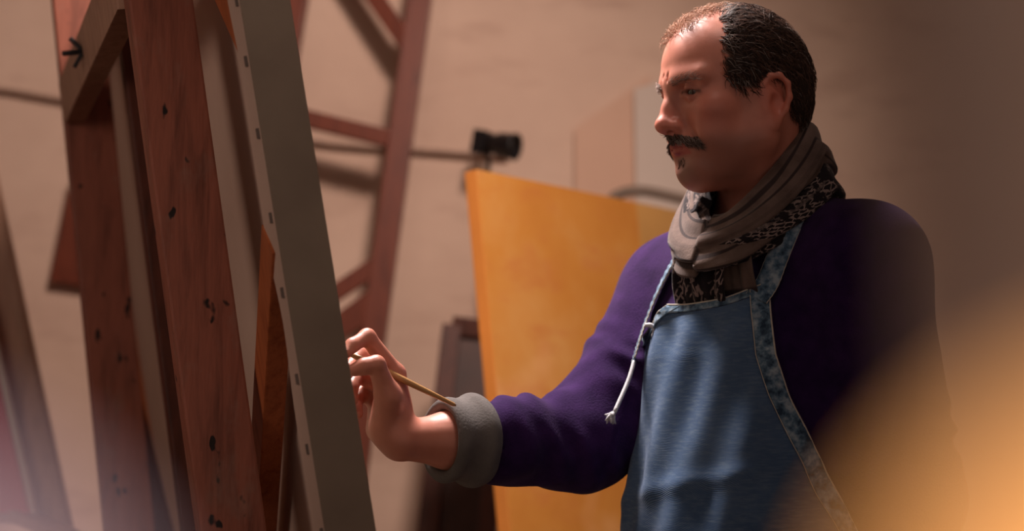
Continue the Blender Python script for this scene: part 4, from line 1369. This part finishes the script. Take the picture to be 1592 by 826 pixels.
# the hanging end tucked into the bib
def end_fn(p0, p1, w0, w1, ph, dep):
    def fn(s, t):
        c_ = p0.lerp(p1, t)
        w_ = w0 + (w1 - w0) * t
        fold = dep * math.sin(s * 13 + ph + t * 1.5) + dep * 0.5 * math.sin(s * 29 + ph * 2)
        sd = (L * 0.9 + F * 0.1).normalized()
        return c_ + sd * w_ * (s - 0.5) + F * (fold * (1 - 0.6 * t) + 0.010 * math.sin(PI * t) + 0.010 * math.sin(PI * s) * (1 - t))
    return fn
sheet('hanging_end', end_fn(P(1096, 376, 2.150), hit(1094, 486, -0.010), 0.090, 0.085, 0.3, 0.006), 60, 40, 0.0024, M['scarf_pattern'], sc)
o = sheet('hanging_end', end_fn(P(1146, 350, 2.150), hit(1146, 474, -0.010), 0.060, 0.080, 2.0, 0.004), 50, 40, 0.0024, M['scarf_plain'], sc)

# ---- trousers and shoes (below the picture)
tr = []
HPc = TP(0.0, 0, -0.60)
tr.append(Prim(s_ell(HPc, (0.150, 0.150, 0.13)), 0.03))
feet = []
for s in (1, -1):
    hip = TP(0.0, s * 0.085, -0.62); knee = TP(0.02 * s, s * 0.10, -0.95 - 0.02); ank = TP(-0.02 + 0.05 * s, s * 0.115, -T.z + 0.10)
    feet.append((ank, s))
    tr.append(Prim(s_cone(hip, knee, 0.098, 0.072), 0.04))
    tr.append(Prim(s_cone(knee, ank, 0.072, 0.062), 0.03))
lo_ = A3(T) + np.array([-0.35, -0.35, 0]); lo_[2] = 0.03
hi_ = A3(T) + np.array([0.35, 0.35, -0.42])
me_t, _, _ = mesh_sdf('trousers', tr, 0.008, lo_, hi_, 1)
link('trousers', me_t, M['trousers'], person, True)
for ank, s in feet:
    base = Vector((ank.x, ank.y, 0))
    sp = [Prim(s_ell(base + Z * 0.045 + F * 0.05, (0.135, 0.05, 0.042), np.array([[F.x, L.x, 0], [F.y, L.y, 0], [0, 0, 1]])), 0.02),
          Prim(s_cone(base + Z * 0.05 - F * 0.02, base + Z * 0.11 - F * 0.01, 0.045, 0.045), 0.03),
          Prim(s_half(base, Z), 0.004, 's')]
    me_f, _, _ = mesh_sdf('shoe', sp, 0.006, A3(base) + np.array([-0.25, -0.25, -0.02]), A3(base) + np.array([0.25, 0.25, 0.2]), 1)
    link('shoe', me_f, M['shoe'], person, True)

# ------------------------------------------------------------------ paintbrush in his hand
tipb, endb = P(519, 538, 2.075), P(709, 631, 2.105)
bd = (endb - tipb).normalized()
tipb = tipb - bd * (((tipb - EO).dot(WD) - (CT + 0.0015)) / bd.dot(WD))
BL = (endb - tipb).length
pb_ = thing('paintbrush', 'thin yellow wooden paintbrush held in the painter\'s right hand', 'paintbrush', tipb)
lathe('bristles', tipb, bd, [(0.0003, 0), (0.0026, 0.006), (0.0034, 0.014), (0.0032, 0.022)], M['bristle'], pb_, 12)
lathe('ferrule', tipb + bd * 0.020, bd, [(0.0034, 0), (0.0036, 0.004), (0.0036, 0.03), (0.0032, 0.034)], M['steel'], pb_, 12)
lathe('handle', tipb + bd * 0.052, bd, [(0.0030, 0), (0.0044, 0.02), (0.0046, 0.05), (0.0036, 0.10), (0.0026, BL - 0.056), (0.0010, BL - 0.052)], M['handle'], pb_, 14)
